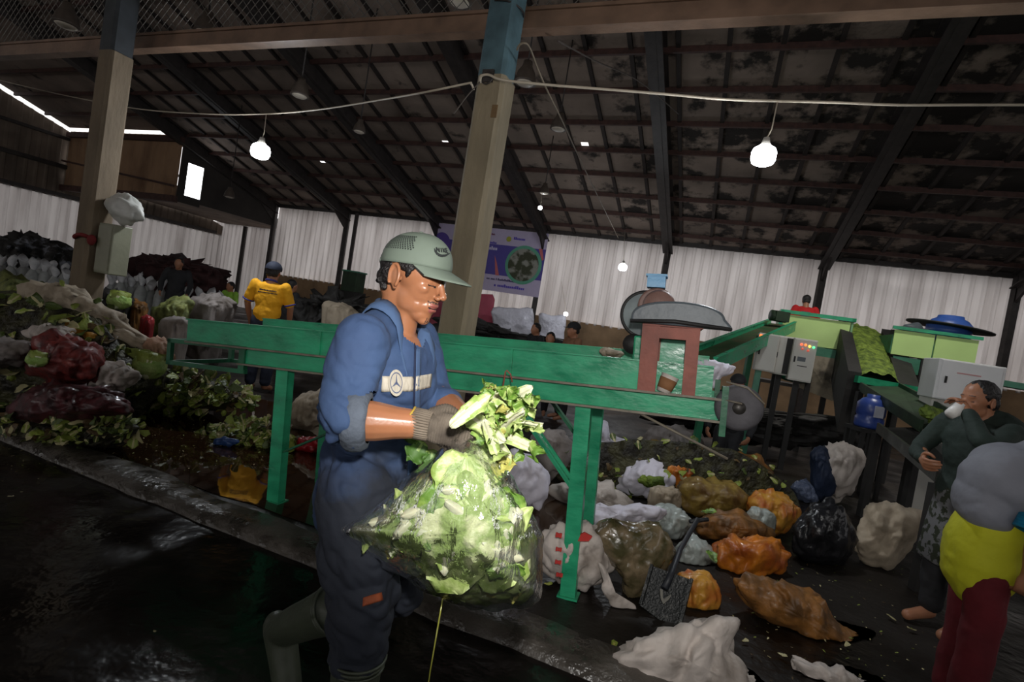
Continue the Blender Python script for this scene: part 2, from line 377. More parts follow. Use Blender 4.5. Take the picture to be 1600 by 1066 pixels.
mb = MB(); mb.box((-.02, -.13, 3.38), (.10, .02, .10)); mb.tube([(-.02+.05*math.cos(q), -.145, 3.36+.05*math.sin(q)) for q in [i*.4 for i in range(17)]], .006, 6); mb.build('fixing_bracket', m_steel, pt)
mb = MB(); mb.tube([(-.13*math.cos(q)*1.05, -.13*math.sin(q)*1.05, 3.98+.02*math.cos(q)) for q in [i*math.pi/10 for i in range(21)]], .008, 6); mb.build('steel_strap', m_steel, pt)
pl = pillar(-6.75, 3.85, .25, .25, 3.7, 'dark concrete pillar on the left beside the rubbish heap', m_concd, M('dark_pillar_top_paint', srgb(52, 56, 60), .6))
# ---------------- girder with chain-link above
m_gird = M('brown_painted_girder', srgb(128, 102, 84), .45, var=.3, scale=4, bump=.2, stretch=(1, 1, 1))
mb = MB(); a, b = B(-14, 4.25, 4.05), B(6, 4.25, 4.05)
mb.bar(a, b, .17, .15); mb.bar(a+B(0, -.09, -.075), b+B(0, -.09, -.075), .02, .06); mb.bar(a+B(0, -.09, .06), b+B(0, -.09, .06), .03, .03)
tag(mb.build('roof_girder', m_gird, origin=a), 'brown box girder crossing the top of the picture behind the pillar', 'girder')
mb = MB()
s = .13; zb = 4.13; hh = 1.9; u0, u1 = -9.5, 3.2; n_ = int((u1-u0+hh)/s)
for k in range(n_+1):
    ua = u0-hh+k*s
    for sg in (1, -1):
        x0, x1 = (ua, ua+hh) if sg > 0 else (ua+hh, ua)
        mb.tube([B(x0, 4.27+.004*sg, zb), B(x1, 4.27+.004*sg, zb+hh)], .0045, 4, cap=False)
tag(mb.build('chain_link_mesh', M('dull_galvanised_wire', srgb(120, 115, 108), .5, metal=.3, var=.2)), 'chain-link wire mesh standing on the brown girder', 'wire mesh')
# ================================================================ THE GREEN CONVEYOR
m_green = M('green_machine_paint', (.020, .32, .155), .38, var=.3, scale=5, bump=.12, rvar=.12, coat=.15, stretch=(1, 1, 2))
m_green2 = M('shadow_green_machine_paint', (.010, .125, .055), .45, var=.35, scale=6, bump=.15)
m_edge = M('scuffed_grey_steel_edge', srgb(120, 112, 98), .55, var=.3, scale=14)
m_redox = M('red_oxide_painted_steel', srgb(140, 78, 64), .6, var=.25, scale=8, bump=.15)
m_grey = M('grey_machine_paint', srgb(84, 92, 98), .45, var=.2)
m_rubber = M('black_rubber', (.018, .017, .017), .6, var=.3)
m_tyre = M('dusty_grey_rubber', srgb(74, 72, 76), .7, var=.3, scale=10)
m_belt = M('dirty_belt', srgb(78, 76, 52), .6, col2=srgb(40, 78, 44), thr=.5, wide=.3, scale=5, bump=.4)
m_iron = M('bare_dark_iron', (.06, .055, .05), .45, metal=.6, var=.3)
cv = thing('conveyor', 'long green steel conveyor running behind the man in blue at chest height', 'conveyor', (.53, 2.863, 0))
cv.matrix_world = Matrix.Translation((.53, 2.863, 0)) @ Matrix.Rotation(math.radians(-17.8), 4, 'Z') @ Matrix.Rotation(math.radians(-4.86), 4, 'Y')
CW = .55; X0, X1 = -2.90, .66
mb = MB(); mb.box(((X0+X1)/2, 0, 1.28), (X1-X0, .012, .16)); mb.box(((X0+X1)/2, -.012, 1.357), (X1-X0, .03, .008)); mb.build('side_panel', m_green, cv)
mb = MB()
for x in (-.43, .40, -1.75): mb.box((x, -.012, 1.28), (.012, .014, .155))
mb.build('panel_rib', m_green, cv)
mb = MB(); mb.box(((-2.75+X1)/2, CW, 1.30), (X1+2.75, .012, .20)); mb.box(((-2.75+X1)/2, CW, 1.40), (X1+2.75, .035, .008)); mb.build('side_panel', m_green, cv)
mb = MB(); mb.box(((X0+.72)/2+.02, -.02, 1.197), (.72-X0-.04, .07, .008), mi=0); mb.box(((X0+.72)/2+.02, -.056, 1.197), (.72-X0-.04, .004, .012), mi=1); mb.build('ledge', [m_green, m_edge], cv)
mb = MB(); xa, xb = -2.38, .72
mb.box(((xa+xb)/2, .0, 1.14), (xb-xa, .008, .11)); mb.box(((xa+xb)/2, -.025, 1.084), (xb-xa, .055, .008)); mb.box(((xa+xb)/2, -.053, 1.084), (xb-xa, .004, .012), mi=1)
mb.box(((xa+xb)/2, CW, 1.14), (xb-xa, .008, .11)); mb.build('lower_channel', [m_green, m_edge], cv)
mb = MB()
for y in (0, CW):
    mb.box((-2.71, y, 1.19), (.72, .03, .03)); mb.box((-2.71, y, 1.03), (.72, .03, .03)); mb.box((-3.055, y, 1.11), (.035, .03, .19)); mb.box((-2.38, y, 1.11), (.05, .035, .19))
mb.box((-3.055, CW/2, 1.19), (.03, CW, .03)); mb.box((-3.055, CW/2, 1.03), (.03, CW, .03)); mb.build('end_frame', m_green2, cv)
mb = MB(); mb.box(((X0+X1)/2, CW/2, 1.25), (X1-X0-.1, CW-.03, .012)); mb.build('belt', m_belt, cv)
mb = MB(); mb.lathe([(.001, 0), (.05, 0), (.05, CW-.02), (.001, CW-.02)], 20, (-2.83, .01, 1.23), Matrix.Rotation(-math.pi/2, 3, 'X')); mb.build('end_roller', m_iron, cv)
def cleg(x, y, w, zt=1.083, z0=.0):
    mb = MB(); mb.box((x, y, (zt+z0)/2), (w, .012, zt-z0)); mb.box((x-w/2+.005, y+.03, (zt+z0)/2), (.01, .06, zt-z0)); mb.box((x+w/2-.005, y+.03, (zt+z0)/2), (.01, .06, zt-z0))
    mb.box((x, y+.03, z0+.006), (w+.03, .10, .012)); mb.build('leg', m_green, cv)
cleg(.005, 0, .085); cleg(.005, CW-.06, .085); cleg(-2.04, 0, .095, z0=.17); cleg(-2.04, CW-.06, .095, z0=.17)
mb = MB(); mb.bar((-.02, .03, .62), (-.42, .03, 1.08), .012, .055, up=(0, 1, 0)); mb.bar((-.02, .03, .62), (-.42, .03, 1.08), .05, .012, up=(0, 1, 0)); mb.build('brace', m_green, cv)
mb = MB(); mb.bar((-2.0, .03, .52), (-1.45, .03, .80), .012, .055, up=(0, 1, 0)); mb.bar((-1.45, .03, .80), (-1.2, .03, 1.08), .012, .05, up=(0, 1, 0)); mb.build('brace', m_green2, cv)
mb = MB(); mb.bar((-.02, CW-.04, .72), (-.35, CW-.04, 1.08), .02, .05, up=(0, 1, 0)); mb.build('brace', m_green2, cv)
mb = MB(); mb.tube([(.30, -.02, 1.08), (.76, -.02, .90)], .007, 8); mb.build('brace_rod', m_edge, cv)
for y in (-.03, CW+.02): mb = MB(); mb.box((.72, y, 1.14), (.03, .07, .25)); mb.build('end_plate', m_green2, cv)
# tail pulley wheel
wh = MB(); Rw = Matrix.Rotation(math.pi/2, 3, 'X')
wh.lathe([(.055, -.03), (.098, -.038), (.115, -.02), (.115, .02), (.098, .038), (.055, .03)], 32, (.79, -.02, 1.165), Rw); w_ = wh.build('tail_wheel', m_tyre, cv)
mb = MB(); mb.lathe([(.001, -.04), (.03, -.04), (.034, -.02), (.034, .02), (.03, .04), (.001, .04)], 20, (.79, -.02, 1.165), Rw); mb.lathe([(.001, -.01), (.06, -.01), (.06, .01), (.001, .01)], 24, (.79, -.02, 1.165), Rw); mb.build('hub', m_iron, w_)
mb = MB(); mb.tube([(.79, -.02, 1.165), (.79, CW, 1.165)], .02, 10); mb.build('axle', m_iron, cv)
mb = MB(); mb.tube([(.72, -.06, 1.29), (.82, -.07, 1.27), (.90, -.07, 1.20)], .005, 6); mb.tube([(.72, -.06, 1.20), (.80, -.07, 1.19)], .005, 6); mb.build('guard_wire', m_edge, cv)
# drive stand
st = MB()
for x, w in ((.335, .09), (.545, .065)): st.box((x, -.045, 1.375), (w, .03, .345)); st.box((x, .20, 1.375), (w, .03, .345))
st.box((.44, -.045, 1.512), (.20, .034, .06)); st.box((.44, .20, 1.512), (.20, .034, .06)); st.box((.44, .08, 1.55), (.30, .30, .012)); st.build('motor_stand', m_redox, cv)
mb = MB()   # belt guard: long rounded hood
poly = []
for k in range(25):
    q = math.pi*k/24; x = math.cos(q); poly.append((.46-.23*x, -.10, 1.575+.105*math.sin(q)**.8*(1-.25*x*-1 if x < 0 else 1-.1*x)))
poly += [(.72, -.10, 1.545), (.70, -.10, 1.565)]
poly = [(.23, -.1, 1.572)]+[(.46-.23*math.cos(math.pi*k/24), -.10, 1.575+.10*(math.sin(math.pi*k/24))**.7) for k in range(1, 24)]+[(.715, -.1, 1.57), (.73, -.1, 1.545), (.23, -.1, 1.555)]
mb.prism(poly, (0, 0, 0), (0, .10, 0)); o = mb.build('belt_guard', m_grey, cv, bevel=.012)
mb = MB(); mb.tube([(.23, -.105, 1.56), (.45, -.108, 1.572), (.72, -.105, 1.55)], .01, 8); mb.build('guard_rim', m_rubber, cv)
mb = MB(); Rx = Matrix.Rotation(math.pi/2, 3, 'X')
mb.lathe([(.001, -.13), (.05, -.13), (.075, -.10), (.085, -.09), (.085, .09), (.07, .12), (.001, .12)], 24, (.36, .10, 1.655), Rx)
for k in range(10): mb.lathe([(.085, -.004), (.096, -.004), (.096, .004), (.085, .004)], 24, (.345, .03+.016*k, 1.655), Rx)
mo = mb.build('motor', M('brown_grey_motor', srgb(120, 92, 84), .55, var=.3), cv)
mb = MB(); mb.box((.335, .08, 1.785), (.095, .10, .06)); mb.box((.335, .08, 1.82), (.11, .115, .012)); mb.build('junction_box', M('pale_blue_plastic', srgb(96, 158, 200), .4, var=.08), mo)
mb = MB(); mb.lathe([(.001, -.02), (.09, -.02), (.105, -.012), (.125, -.02), (.13, 0), (.125, .02), (.001, .02)], 36, (.27, .33, 1.62), Rx)
for k in range(6): mb.lathe([(.001, -.028), (.012, -.028), (.012, -.02), (.001, -.02)], 8, (.27+.08*math.cos(k*1.047), .33, 1.62+.08*math.sin(k*1.047)), Rx)
fw = mb.build('flywheel', M('pale_grey_flywheel', srgb(150, 160, 162), .5, var=.25), cv)
mb = MB(); mb.tube([(.27+.133*math.cos(q), .32, 1.62+.133*math.sin(q)) for q in [i*math.pi/20 for i in range(31)]]+[(.21, .31, 1.47)], .012, 8); mb.build('drive_belt', m_rubber, cv)
mb = MB(); mb.lathe([(.001, -.03), (.06, -.03), (.06, .03), (.001, .03)], 24, (.22, .30, 1.44), Rx); mb.build('small_pulley', m_rubber, cv)
mb = MB(); mb.box((.40, .30, 1.41), (.34, .22, .16)); mb.box((.42, .30, 1.53), (.20, .16, .1)); mb.build('gear_housing', m_green, cv, bevel=.01)
# paper cup on the ledge, white sack over the end
p_ = cv.matrix_world
cup = thing('paper_cup', 'crumpled white and brown paper cup lying on the conveyor ledge between the red posts', 'cup', p_ @ Vector((.42, -.035, 1.202)))
mb = MB(); Rc = Euler((.1, .25, .5)).to_matrix()
mb.lathe([(.001, 0), (.035, 0), (.046, .095), (.043, .095), (.033, .005), (.001, .005)], 18, (0, 0, .0), Rc); mb.build('cup_body', M('white_paper', srgb(205, 195, 186), .7, var=.06), cup)
mb = MB(); mb.lathe([(.0385, .018), (.0450, .075), (.0460, .075), (.0392, .018)], 18, (0, 0, 0), Rc); mb.build('brown_sleeve', M('brown_card', srgb(138, 96, 62), .8, var=.2), cup)

# ================================================================ FAR MACHINES
m_lime = M('light_green_panel', srgb(190, 222, 140), .45, var=.06, scale=2, bump=.05)
m_teal = M('teal_green_steel', srgb(60, 120, 95), .5, var=.2)
m_dkgreen = M('dark_dirty_green_steel', srgb(30, 52, 30), .6, var=.4, scale=5)
m_black = M('black_sooty_steel', (.014, .013, .012), .7, var=.3)
m_cab = M('pale_grey_cabinet', srgb(196, 194, 186), .5, var=.05, scale=3, bump=.03)
m_white = M('white_cabinet', srgb(222, 222, 222), .5, var=.05, scale=3, bump=.03)
m_chop = M('chopped_greens', srgb(120, 142, 50), .75, col2=srgb(72, 92, 28), thr=.5, wide=.25, scale=11, bump=1.0, bscale=16, bdist=.06)
def hall(name, label, cat, p, group=None): return thing(name, label, cat, (p[0], p[1], 0), (0, 0, -AG), group)
def ST(px0, py0, px1, py1, d):          # size and centre of something upright seen at that distance
    c = at((px0+px1)/2, (py0+py1)/2, d); k = d/CF; return c, (px1-px0)*k, (py1-py0)*k
# inclined feed conveyor
A0, A1 = at(1088, 566, 5.6), at(1222, 508, 8.9)
ic = thing('feed_conveyor', 'green inclined feed conveyor climbing from behind the motor to the hopper', 'conveyor', (A0.x, A0.y, 0))
def rel(o, p): return Vector(p)-o.location
mb = MB(); mb.bar(rel(ic, A0), rel(ic, A1), .36, .02); mb.build('belt', m_belt, ic)
for sgn in (-.19, .19):
    sd = (A1-A0).cross(Vector((0, 0, 1))).normalized()*sgn
    mb = MB(); mb.bar(rel(ic, A0)+sd, rel(ic, A1)+sd, .03, .16); mb.bar(rel(ic, A0)+sd+Vector((0,0,.08)), rel(ic, A1)+sd+Vector((0,0,.08)), .05, .012); mb.build('side_rail', m_green, ic)
for t_ in (.12, .55):
    q = A0.lerp(A1, t_); mb = MB(); mb.bar(rel(ic, (q.x, q.y, 0)), rel(ic, q), .07); mb.build('leg', m_green2, ic)
mb = MB(); q = A0.lerp(A1, .93)+Vector((-.05, -.1, .16)); mb.box(rel(ic, q), (.22, .2, .16)); mb.tube([rel(ic, q)+Vector((-.15, 0, 0)), rel(ic, q)+Vector((.1, 0, 0))], .09, 12); mb.build('drive_unit', m_dkgreen, ic)
# shredder hopper
c, w, h = ST(1224, 492, 1322, 537, 9.2)
hp = hall('shredder_hopper', 'shredder hopper with light green panel and dark side standing left of the green chute', 'machine', c)
def inh(o, p):                     # world point -> that thing's own coordinates
    return Matrix.Rotation(AG, 3, 'Z') @ (Vector(p)-o.location)
zc = c.z
mb = MB(); mb.box((0, -.02, zc-.05), (w*.93, .03, h*.96)); mb.build('front_panel', m_lime, hp)
mb = MB(); mb.box((-w*.49, .35, zc-.05), (.03, .78, h*.96)); mb.box((w*.49, .35, zc-.05), (.03, .78, h)); mb.box((0, .75, zc-.05), (w, .03, h)); mb.build('side_panel', M('pale_green_side', srgb(120, 165, 120), .5, var=.1), hp)
mb = MB(); mb.box((0, -.04, zc+h*.47), (w*1.04, .06, .06)); mb.box((-w*.5, .35, zc+h*.47), (.06, .84, .06)); mb.box((w*.5, .35, zc+h*.47), (.06, .84, .06)); mb.box((-w*.5, -.03, zc-.05), (.06, .05, h)); mb.build('rim', m_green, hp)
mb = MB(); mb.box((.12, .05, zc-h*.78), (w*.5, .2, h*.34)); mb.build('lower_band', m_teal, hp)
mb = MB()
zt, zb = zc-h*.9, zc-h*2.1
vs = [(-.1, -.05, zt), (w*.5, -.05, zt), (w*.5, .6, zt), (-.1, .6, zt), (-.05, .05, zb), (.45, -.1, zb-.12), (.5, .5, zb), (0, .5, zb)]
mb.add(vs, [(0,1,2,3),(7,6,5,4),(0,4,5,1),(1,5,6,2),(2,6,7,3),(3,7,4,0)]); mb.build('tarpaulin_skirt', M('dirty_beige_tarpaulin', srgb(140, 130, 112), .8, col2=srgb(60, 54, 44), thr=.55, wide=.2, scale=4), hp)
for x, y in ((-.42, 0), (.05, 0), (-.42, .7), (.45, .7)):
    mb = MB(); mb.box((x, y, (zc-h*.6)/2), (.08, .08, zc-h*.6)); mb.build('leg', m_black, hp)
mb = MB(); mb.ell((-.15, .1, zc-h*1.75), (.3, .25, .10), mi=0); mb.build('discharge_chute', m_green2, hp)
mb = MB(); mb.box((0, 1.25, 1.1), (1.4, .9, .06)); mb.build('platform', m_iron, hp)
for x in (-.6, .6):
    mb = MB(); mb.box((x, 1.6, .55), (.08, .08, 1.1)); mb.build('platform_leg', m_iron, hp)
# dark inclined chute full of chopped greens
TL, TR, BR, BL = at(1326, 512, 9.4), at(1376, 524, 9.4), at(1404, 600, 7.6), at(1346, 588, 7.6)
ch = thing('chute', 'dark inclined chute holding chopped greens between the two hoppers', 'chute', (BL.x, BL.y, 0))
dn = Vector((0, 0, -.05))
mb = MB(); Pq = [rel(ch, p)+dn for p in (TL, TR, BR, BL)]; mb.prism(Pq, (0, 0, 0), (0, 0, -.04)); mb.build('chute_bed', m_dkgreen, ch)
for a, b, w0, w1 in ((TL, BL, .42, .30), (TR, BR, .20, .16)):
    o_ = Vector((-.22 if a is TL else .16, 0, 0)); mb = MB()
    a1, b1 = rel(ch, a), rel(ch, b); s0 = Vector((-.10 if a is TL else .16, 0, 0))
    mb.prism([a1+Vector((0, 0, .10)), b1+Vector((0, 0, .05)), b1+Vector((.0, 0, -.85)), a1+Vector((0, 0, -.75))] if a is TL else [a1+Vector((0, 0, .12)), b1+Vector((0, 0, .0)), b1+Vector((.05, 0, -.15)), a1+Vector((0, 0, -.15))], (0, 0, 0), s0*2)
    mb.build('side_plate', m_black, ch)
mb = MB(); mb.bar(rel(ch, BL)+Vector((-.1, -.05, -.05)), rel(ch, BR)+Vector((.35, -.05, -.05)), .08, .10); mb.build('lip', m_green, ch)
for p in (BL, BR, TR):
    mb = MB(); q = rel(ch, p); mb.bar((q.x, q.y, 0), (q.x, q.y, q.z-.1), .09); mb.build('leg', m_black, ch)
mb = MB(); nx, ny = 18, 30; vs = []
for j in range(ny+1):
    for i in range(nx+1):
        a, b = i/nx, j/ny; p = TL.lerp(TR, a).lerp(BL.lerp(BR, a), b); ed = min(1, 6*a*(1-a)); vs.append(p+Vector((0, 0, .02+.07*ed+.035*fbm(p*9))))
mb.add(vs, [(j*(nx+1)+i, (j+1)*(nx+1)+i, (j+1)*(nx+1)+i+1, j*(nx+1)+i+1) for j in range(ny) for i in range(nx)], 0, True)
tag(mb.build('chopped_greens', m_chop, origin=tuple(TL)), 'chopped green vegetable waste sliding down the dark chute', 'vegetable waste', kind='stuff')
# second hopper
c, w, h = ST(1404, 516, 1514, 566, 8.2)
h2 = hall('shredder_hopper', 'second hopper with two light green panels right of the chopped greens', 'machine', c)
for x in (-w*.25, w*.25):
    mb = MB(); mb.box((x, 0, c.z-.02), (w*.48, .03, h*.78)); mb.build('front_panel', m_lime, h2)
mb = MB(); mb.box((0, .4, c.z-.05), (w, .75, h*.6)); mb.build('hopper_body', m_teal, h2)
mb = MB(); mb.box((0, -.02, c.z+h*.42), (w*1.05, .05, .05)); mb.build('rim', m_green, h2)
mb = MB(); mb.box((-w*.28, .1, c.z-h*.72), (w*.34, .2, h*.5)); mb.build('lower_band', m_teal, h2)
mb = MB(); mb.box((-w*.05, .05, c.z-h*1.2), (.15, .2, h*1.5)); mb.build('dark_post', m_black, h2)
for x, y in ((-w*.45, .1), (w*.45, .1), (-w*.45, .75), (w*.45, .75)):
    mb = MB(); mb.box((x, y, (c.z-h*.3)/2), (.07, .07, c.z-h*.3)); mb.build('leg', m_black, h2)
# blue drum on top
pd = at(1478, 536, 8.6); dr = thing('plastic_drum', 'blue plastic drum with a tilted black disc lid on top of the second hopper', 'drum', pd)
mb = MB(); mb.lathe([(.001, 0), (.27, 0), (.30, .03), (.30, .17), (.31, .19), (.30, .21), (.30, .30), (.24, .37), (.18, .40), (.17, .44), (.001, .44)], 28); mb.build('drum_body', M('blue_plastic', srgb(52, 86, 158), .4, var=.1), dr)
mb = MB(); mb.lathe([(.30, -.012), (.58, -.012), (.58, .012), (.30, .012)], 32, (0, 0, .26), Euler((.05, .07, 0)).to_matrix()); mb.build('black_disc', m_black, dr)
pm = at(1418, 530, 8.5); mo2 = thing('hopper_motor', 'small grey motor on the left end of the second hopper', 'motor', pm)
mb = MB(); mb.lathe([(.001, 0), (.10, 0), (.11, .02), (.11, .2), (.001, .22)], 18, (-.05, 0, .12), Euler((0, 1.2, 0)).to_matrix()); mb.box((.08, 0, .1), (.3, .2, .2)); mb.build('motor_body', m_grey, mo2)
mb = MB(); mb.box((-.1, 0, .06), (.25, .2, .12)); mb.build('motor_base', m_black, mo2)
# control cabinets
def cabinet(px0, py0, px1, py1, d, label, th=.25, post=None, m=m_cab, kind='control_cabinet', foot=True):
    c, w, h = ST(px0, py0, px1, py1, d); o = hall(kind, label, 'cabinet', c, None)
    z = c.z; mb = MB(); mb.box((0, 0, z), (w, th, h)); mb.build('cabinet_body', m, o, bevel=.01)
    mb = MB(); mb.box((.0, -th/2-.008, z), (w*.9, .012, h*.94)); dd = mb.build('cabinet_door', m, o, bevel=.004)
    mb = MB(); mb.box((-w*.36, -th/2-.02, z), (.02, .02, .08)); mb.build('door_handle', m_black, dd)
    if foot:
        mb = MB(); mb.box((-w*.2, .0, (z-h/2)/2), (.08, .08, z-h/2)); mb.box((-w*.2, 0, .01), (.3, .3, .02)); mb.build('stand_post', m_teal, o)
    return o, w, h, z, th
o, w, h, z, th = cabinet(1182, 522, 1211, 580, 7.4, 'blank pale grey control cabinet, leftmost of the three beside the hopper')
mb = MB(); mb.lathe([(.001, 0), (.02, 0), (.02, .02), (.001, .03)], 12, (-w*.42, -th/2-.01, z+h*.42), Matrix.Rotation(math.pi/2, 3, 'X')); mb.build('indicator_lamp', M('orange_lamp', (.9, .12, .03), .4, emit=(1, .15, .03), estr=1.5), o)
o, w, h, z, th = cabinet(1209, 526, 1238, 586, 7.5, 'middle grey control cabinet with a dark vertical vent strip', foot=False)
mb = MB(); mb.box((w*.18, -th/2-.016, z), (w*.34, .012, h*.92)); mb.build('vent_strip', m_black, o)
mb = MB(); mb.box((0, .1, (z-h/2)/2), (.07, .07, z-h/2)); mb.build('stand_post', m_black, o)
o, w, h, z, th = cabinet(1236, 530, 1268, 596, 7.3, 'pale control cabinet with red and green lamps, nearest the dark chute side', foot=False)
mb = MB(); mb.box((0, .1, (z-h/2)/2), (.07, .07, z-h/2)); mb.build('stand_post', m_black, o)
for i, (cx, cz, col) in enumerate([(-.05, .36, (1, .12, .05)), (.0, .36, (1, .2, .04)), (.05, .34, (1, .75, .1)), (.10, .33, (.1, .9, .3)), (-.03, .26, (.8, .15, .1)), (.04, .24, (.8, .15, .1))]):
    mb = MB(); mb.lathe([(.001, 0), (.017, 0), (.015, .012), (.001, .016)], 12, (cx, -th/2-.014, z+h*cz), Matrix.Rotation(math.pi/2, 3, 'X')); mb.build('indicator_lamp', M('lamp_%d' % i, col, .4, emit=col, estr=1.2 if i < 4 else .3), o)
mb = MB(); mb.box((-.02, -th/2-.016, z+h*.02), (.10, .01, .06)); mb.build('meter', m_grey, o)
mb = MB(); mb.box((0, -th/2-.016, z-h*.14), (.12, .006, .012)); mb.build('nameplate', m_iron, o)
o, w, h, z, th = cabinet(1458, 566, 1540, 628, 6.2, 'white metal cabinet behind the person in the dark jacket', th=.5, m=m_white, foot=False)
mb = MB(); mb.box((-w*.25, .05, (z-h/2)/2), (w*.4, .4, z-h/2)); mb.build('plinth', m_cab, o)
mb = MB(); mb.box((-.02, -th/2-.018, z+h*.2), (.22, .006, .014)); mb.build('red_lettering_strip', M('faint_red_print', srgb(205, 150, 150), .6, var=.1), o)
# trough and sorting table running to the lower right
def slab(name, label, pts, th, m, legs=(), cat='table', rim=None, mr=None):
    o = thing(name, label, cat, (pts[0].x, pts[0].y, 0)); mb = MB(); Q = [rel(o, p) for p in pts]; mb.prism(Q, (0, 0, 0), (0, 0, -th)); mb.build('top', m, o)
    for p in legs:
        q = rel(o, p); mb = MB(); mb.bar((q.x, q.y, 0), (q.x, q.y, q.z-th), .07); mb.build('leg', m_black, o)
    if rim:
        for a, b in rim: mb = MB(); mb.bar(rel(o, a), rel(o, b), .03, .10); mb.build('rim', mr or m_dkgreen, o)
    return o
a, b, c2, d2 = at(1345, 603, 7.4), at(1405, 604, 7.5), at(1490, 650, 5.6), at(1440, 664, 5.4)
slab('sorting_trough', 'dark green trough leading down from the chute towards the sorters', [a, b, c2, d2], .08, m_dkgreen, (a, d2, c2), rim=((a, d2), (b, c2)))
a, b, c2, d2 = at(1372, 668, 5.6), at(1432, 668, 5.8), at(1500, 735, 3.9), at(1466, 744, 3.8)
slab('sorting_table', 'dark low sorting table beside the person in the dark jacket', [a, b, c2, d2], .06, m_black, (a, b, c2, d2), rim=((a, d2), (b, c2)), mr=M('worn_dull_metal_rim', srgb(84, 84, 80), .5, metal=.3))
a, b = at(1535, 594, 6.5), at(1640, 612, 6.2)
o = thing('workbench', 'teal edged workbench far behind the person in the dark jacket', 'bench', (a.x, a.y, 0))
mb = MB(); mb.bar(rel(o, a), rel(o, b), .5, .07); mb.build('top', M('mint_paint', srgb(96, 168, 138), .5, var=.1), o)
for t_ in (.15, .85): q = rel(o, a.lerp(b, t_)); mb = MB(); mb.bar((q.x, q.y, 0), (q.x, q.y, q.z-.03), .07); mb.build('leg', m_teal, o)
# water barrel, buckets, basin
p = onz(1356, 700)
def container(name, label, cat, p, prof, m, extra=None, rot=None):
    o = thing(name, label, cat, p, rot); mb = MB(); mb.lathe(prof, 24); mb.build('body', m, o)
    if extra: mb = MB(); extra(mb); mb.build('label_patch', M('white_label', srgb(190, 192, 205), .6, var=.1), o)
    return o
m_bluep = M('blue_jug_plastic', srgb(48, 70, 140), .35, var=.15)
container('water_jug', 'blue water jug standing on a dark stand beneath the trough', 'jug', at(1356, 668, 6.6), [(.001, 0), (.15, 0), (.16, .03), (.16, .12), (.145, .14), (.16, .17), (.16, .30), (.11, .36), (.07, .38), (.07, .42), (.001, .42)], m_bluep, lambda mb: mb.box((-.01, -.16, .22), (.11, .02, .14)))
q = at(1356, 668, 6.6); o = thing('jug_stand', 'dark square stand under the blue water jug', 'stand', (q.x, q.y, 0)); mb = MB(); mb.box((0, 0, q.z-.03), (.36, .36, .05)); mb.build('top', m_black, o)
for x in (-.15, .15):
    for y in (-.15, .15): mb = MB(); mb.box((x, y, (q.z-.05)/2), (.04, .04, q.z-.05)); mb.build('leg', m_black, o)
q = onz(1300, 690); container('plastic_bucket', 'tall pale bucket with a teal band under the hopper', 'bucket', (q.x, q.y, 0), [(.001, 0), (.15, 0), (.18, .42), (.19, .42), (.19, .45), (.17, .45), (.14, .02), (.001, .02)], M('pale_bucket', srgb(175, 170, 150), .5, var=.1))
q = onz(1217, 672); container('plastic_basin', 'small blue basin on the floor under the control cabinets', 'basin', (q.x, q.y, 0), [(.001, 0), (.15, 0), (.20, .18), (.22, .19), (.22, .21), (.19, .21), (.14, .02), (.001, .02)], m_bluep)
# electrical box and white bundle on the left pillar
pc = B(-6.45, 3.9, 0)
o = thing('switch_box', 'grey-green electrical box fixed to the right side of the left pillar', 'switch box', (pc.x, pc.y, 1.25), (0, 0, -AG))
mb = MB(); mb.box((0, 0, .28), (.26, .2, .56)); mb.build('box_body', M('grey_green_enamel', srgb(128, 128, 108), .5, var=.1), o, bevel=.01)
mb = MB(); mb.box((.0, -.105, .28), (.22, .012, .5)); mb.build('box_door', M('grey_green_enamel_door', srgb(136, 135, 116), .5, var=.1), o)
o = thing('white_bundle', 'white plastic bundle tied on the left pillar above the electrical box', 'bundle', (pc.x, pc.y, 1.83), (0, 0, -AG))
mb = MB(); mb.ell((.10, 0, .17), (.26, .12, .15), R=Euler((0, .25, 0)).to_matrix(), nu=28, nv=18, disp=lambda p, d: p*(1+.30*fbm(d*1.6+Vector((4, 0, 0)), 1, 4))); mb.build('wrapped_plastic', M('white_film', srgb(190, 190, 184), .4, var=.08), o)
o = thing('red_rag', 'red rag tied round the left pillar', 'rag', B(-6.75, 3.85, 1.62))
mb = MB(); mb.tube([(.16*math.cos(q), .16*math.sin(q), .02*math.sin(3*q)) for q in [i*math.pi/12 for i in range(25)]], .022, 8); mb.ell((.12, -.16, -.02), (.05, .03, .06)); mb.build('rag', M('red_cloth', srgb(110, 22, 24), .8), o)

# ================================================================ BANNER, CABLES, LAMPS
bn = thing('banner', 'purple and white event banner hung on the far wall behind the concrete pillar', 'banner', B(-7.4, 15.66, 2.3), (0, 0, -AG))
BW, BH = 4.05, 2.02
def bq(mb, x0, z0, x1, z1, y, mi=0): mb.add([(x0, y, z0), (x1, y, z0), (x1, y, z1), (x0, y, z1)], [(0, 1, 2, 3)], mi)
def flatmat(n, c): return M(n, srgb(*c), .55, var=.04, bump=0)
mb = MB(); mb.box((0, .01, BH/2), (BW, .012, BH)); mb.build('sheet', flatmat('lavender_vinyl', (196, 184, 214)), bn)
mb = MB(); mb.box((0, -.004, 1.02), (BW, .006, .98)); mb.build('purple_field', flatmat('purple_vinyl', (84, 74, 158)), bn)
def disc(mb, cx, cz, r, y, mi=0, r2=0, n=40, th=.006, sq=1):
    P = [(cx+r*math.cos(2*math.pi*k/n), y, cz+sq*r*math.sin(2*math.pi*k/n)) for k in range(n)]; mb.prism(P, (0, 0, 0), (0, -th, 0), mi)
mb = MB(); disc(mb, 1.35, .95, .62, -.008); mb.build('green_ring', flatmat('green_print', (96, 168, 140)), bn)
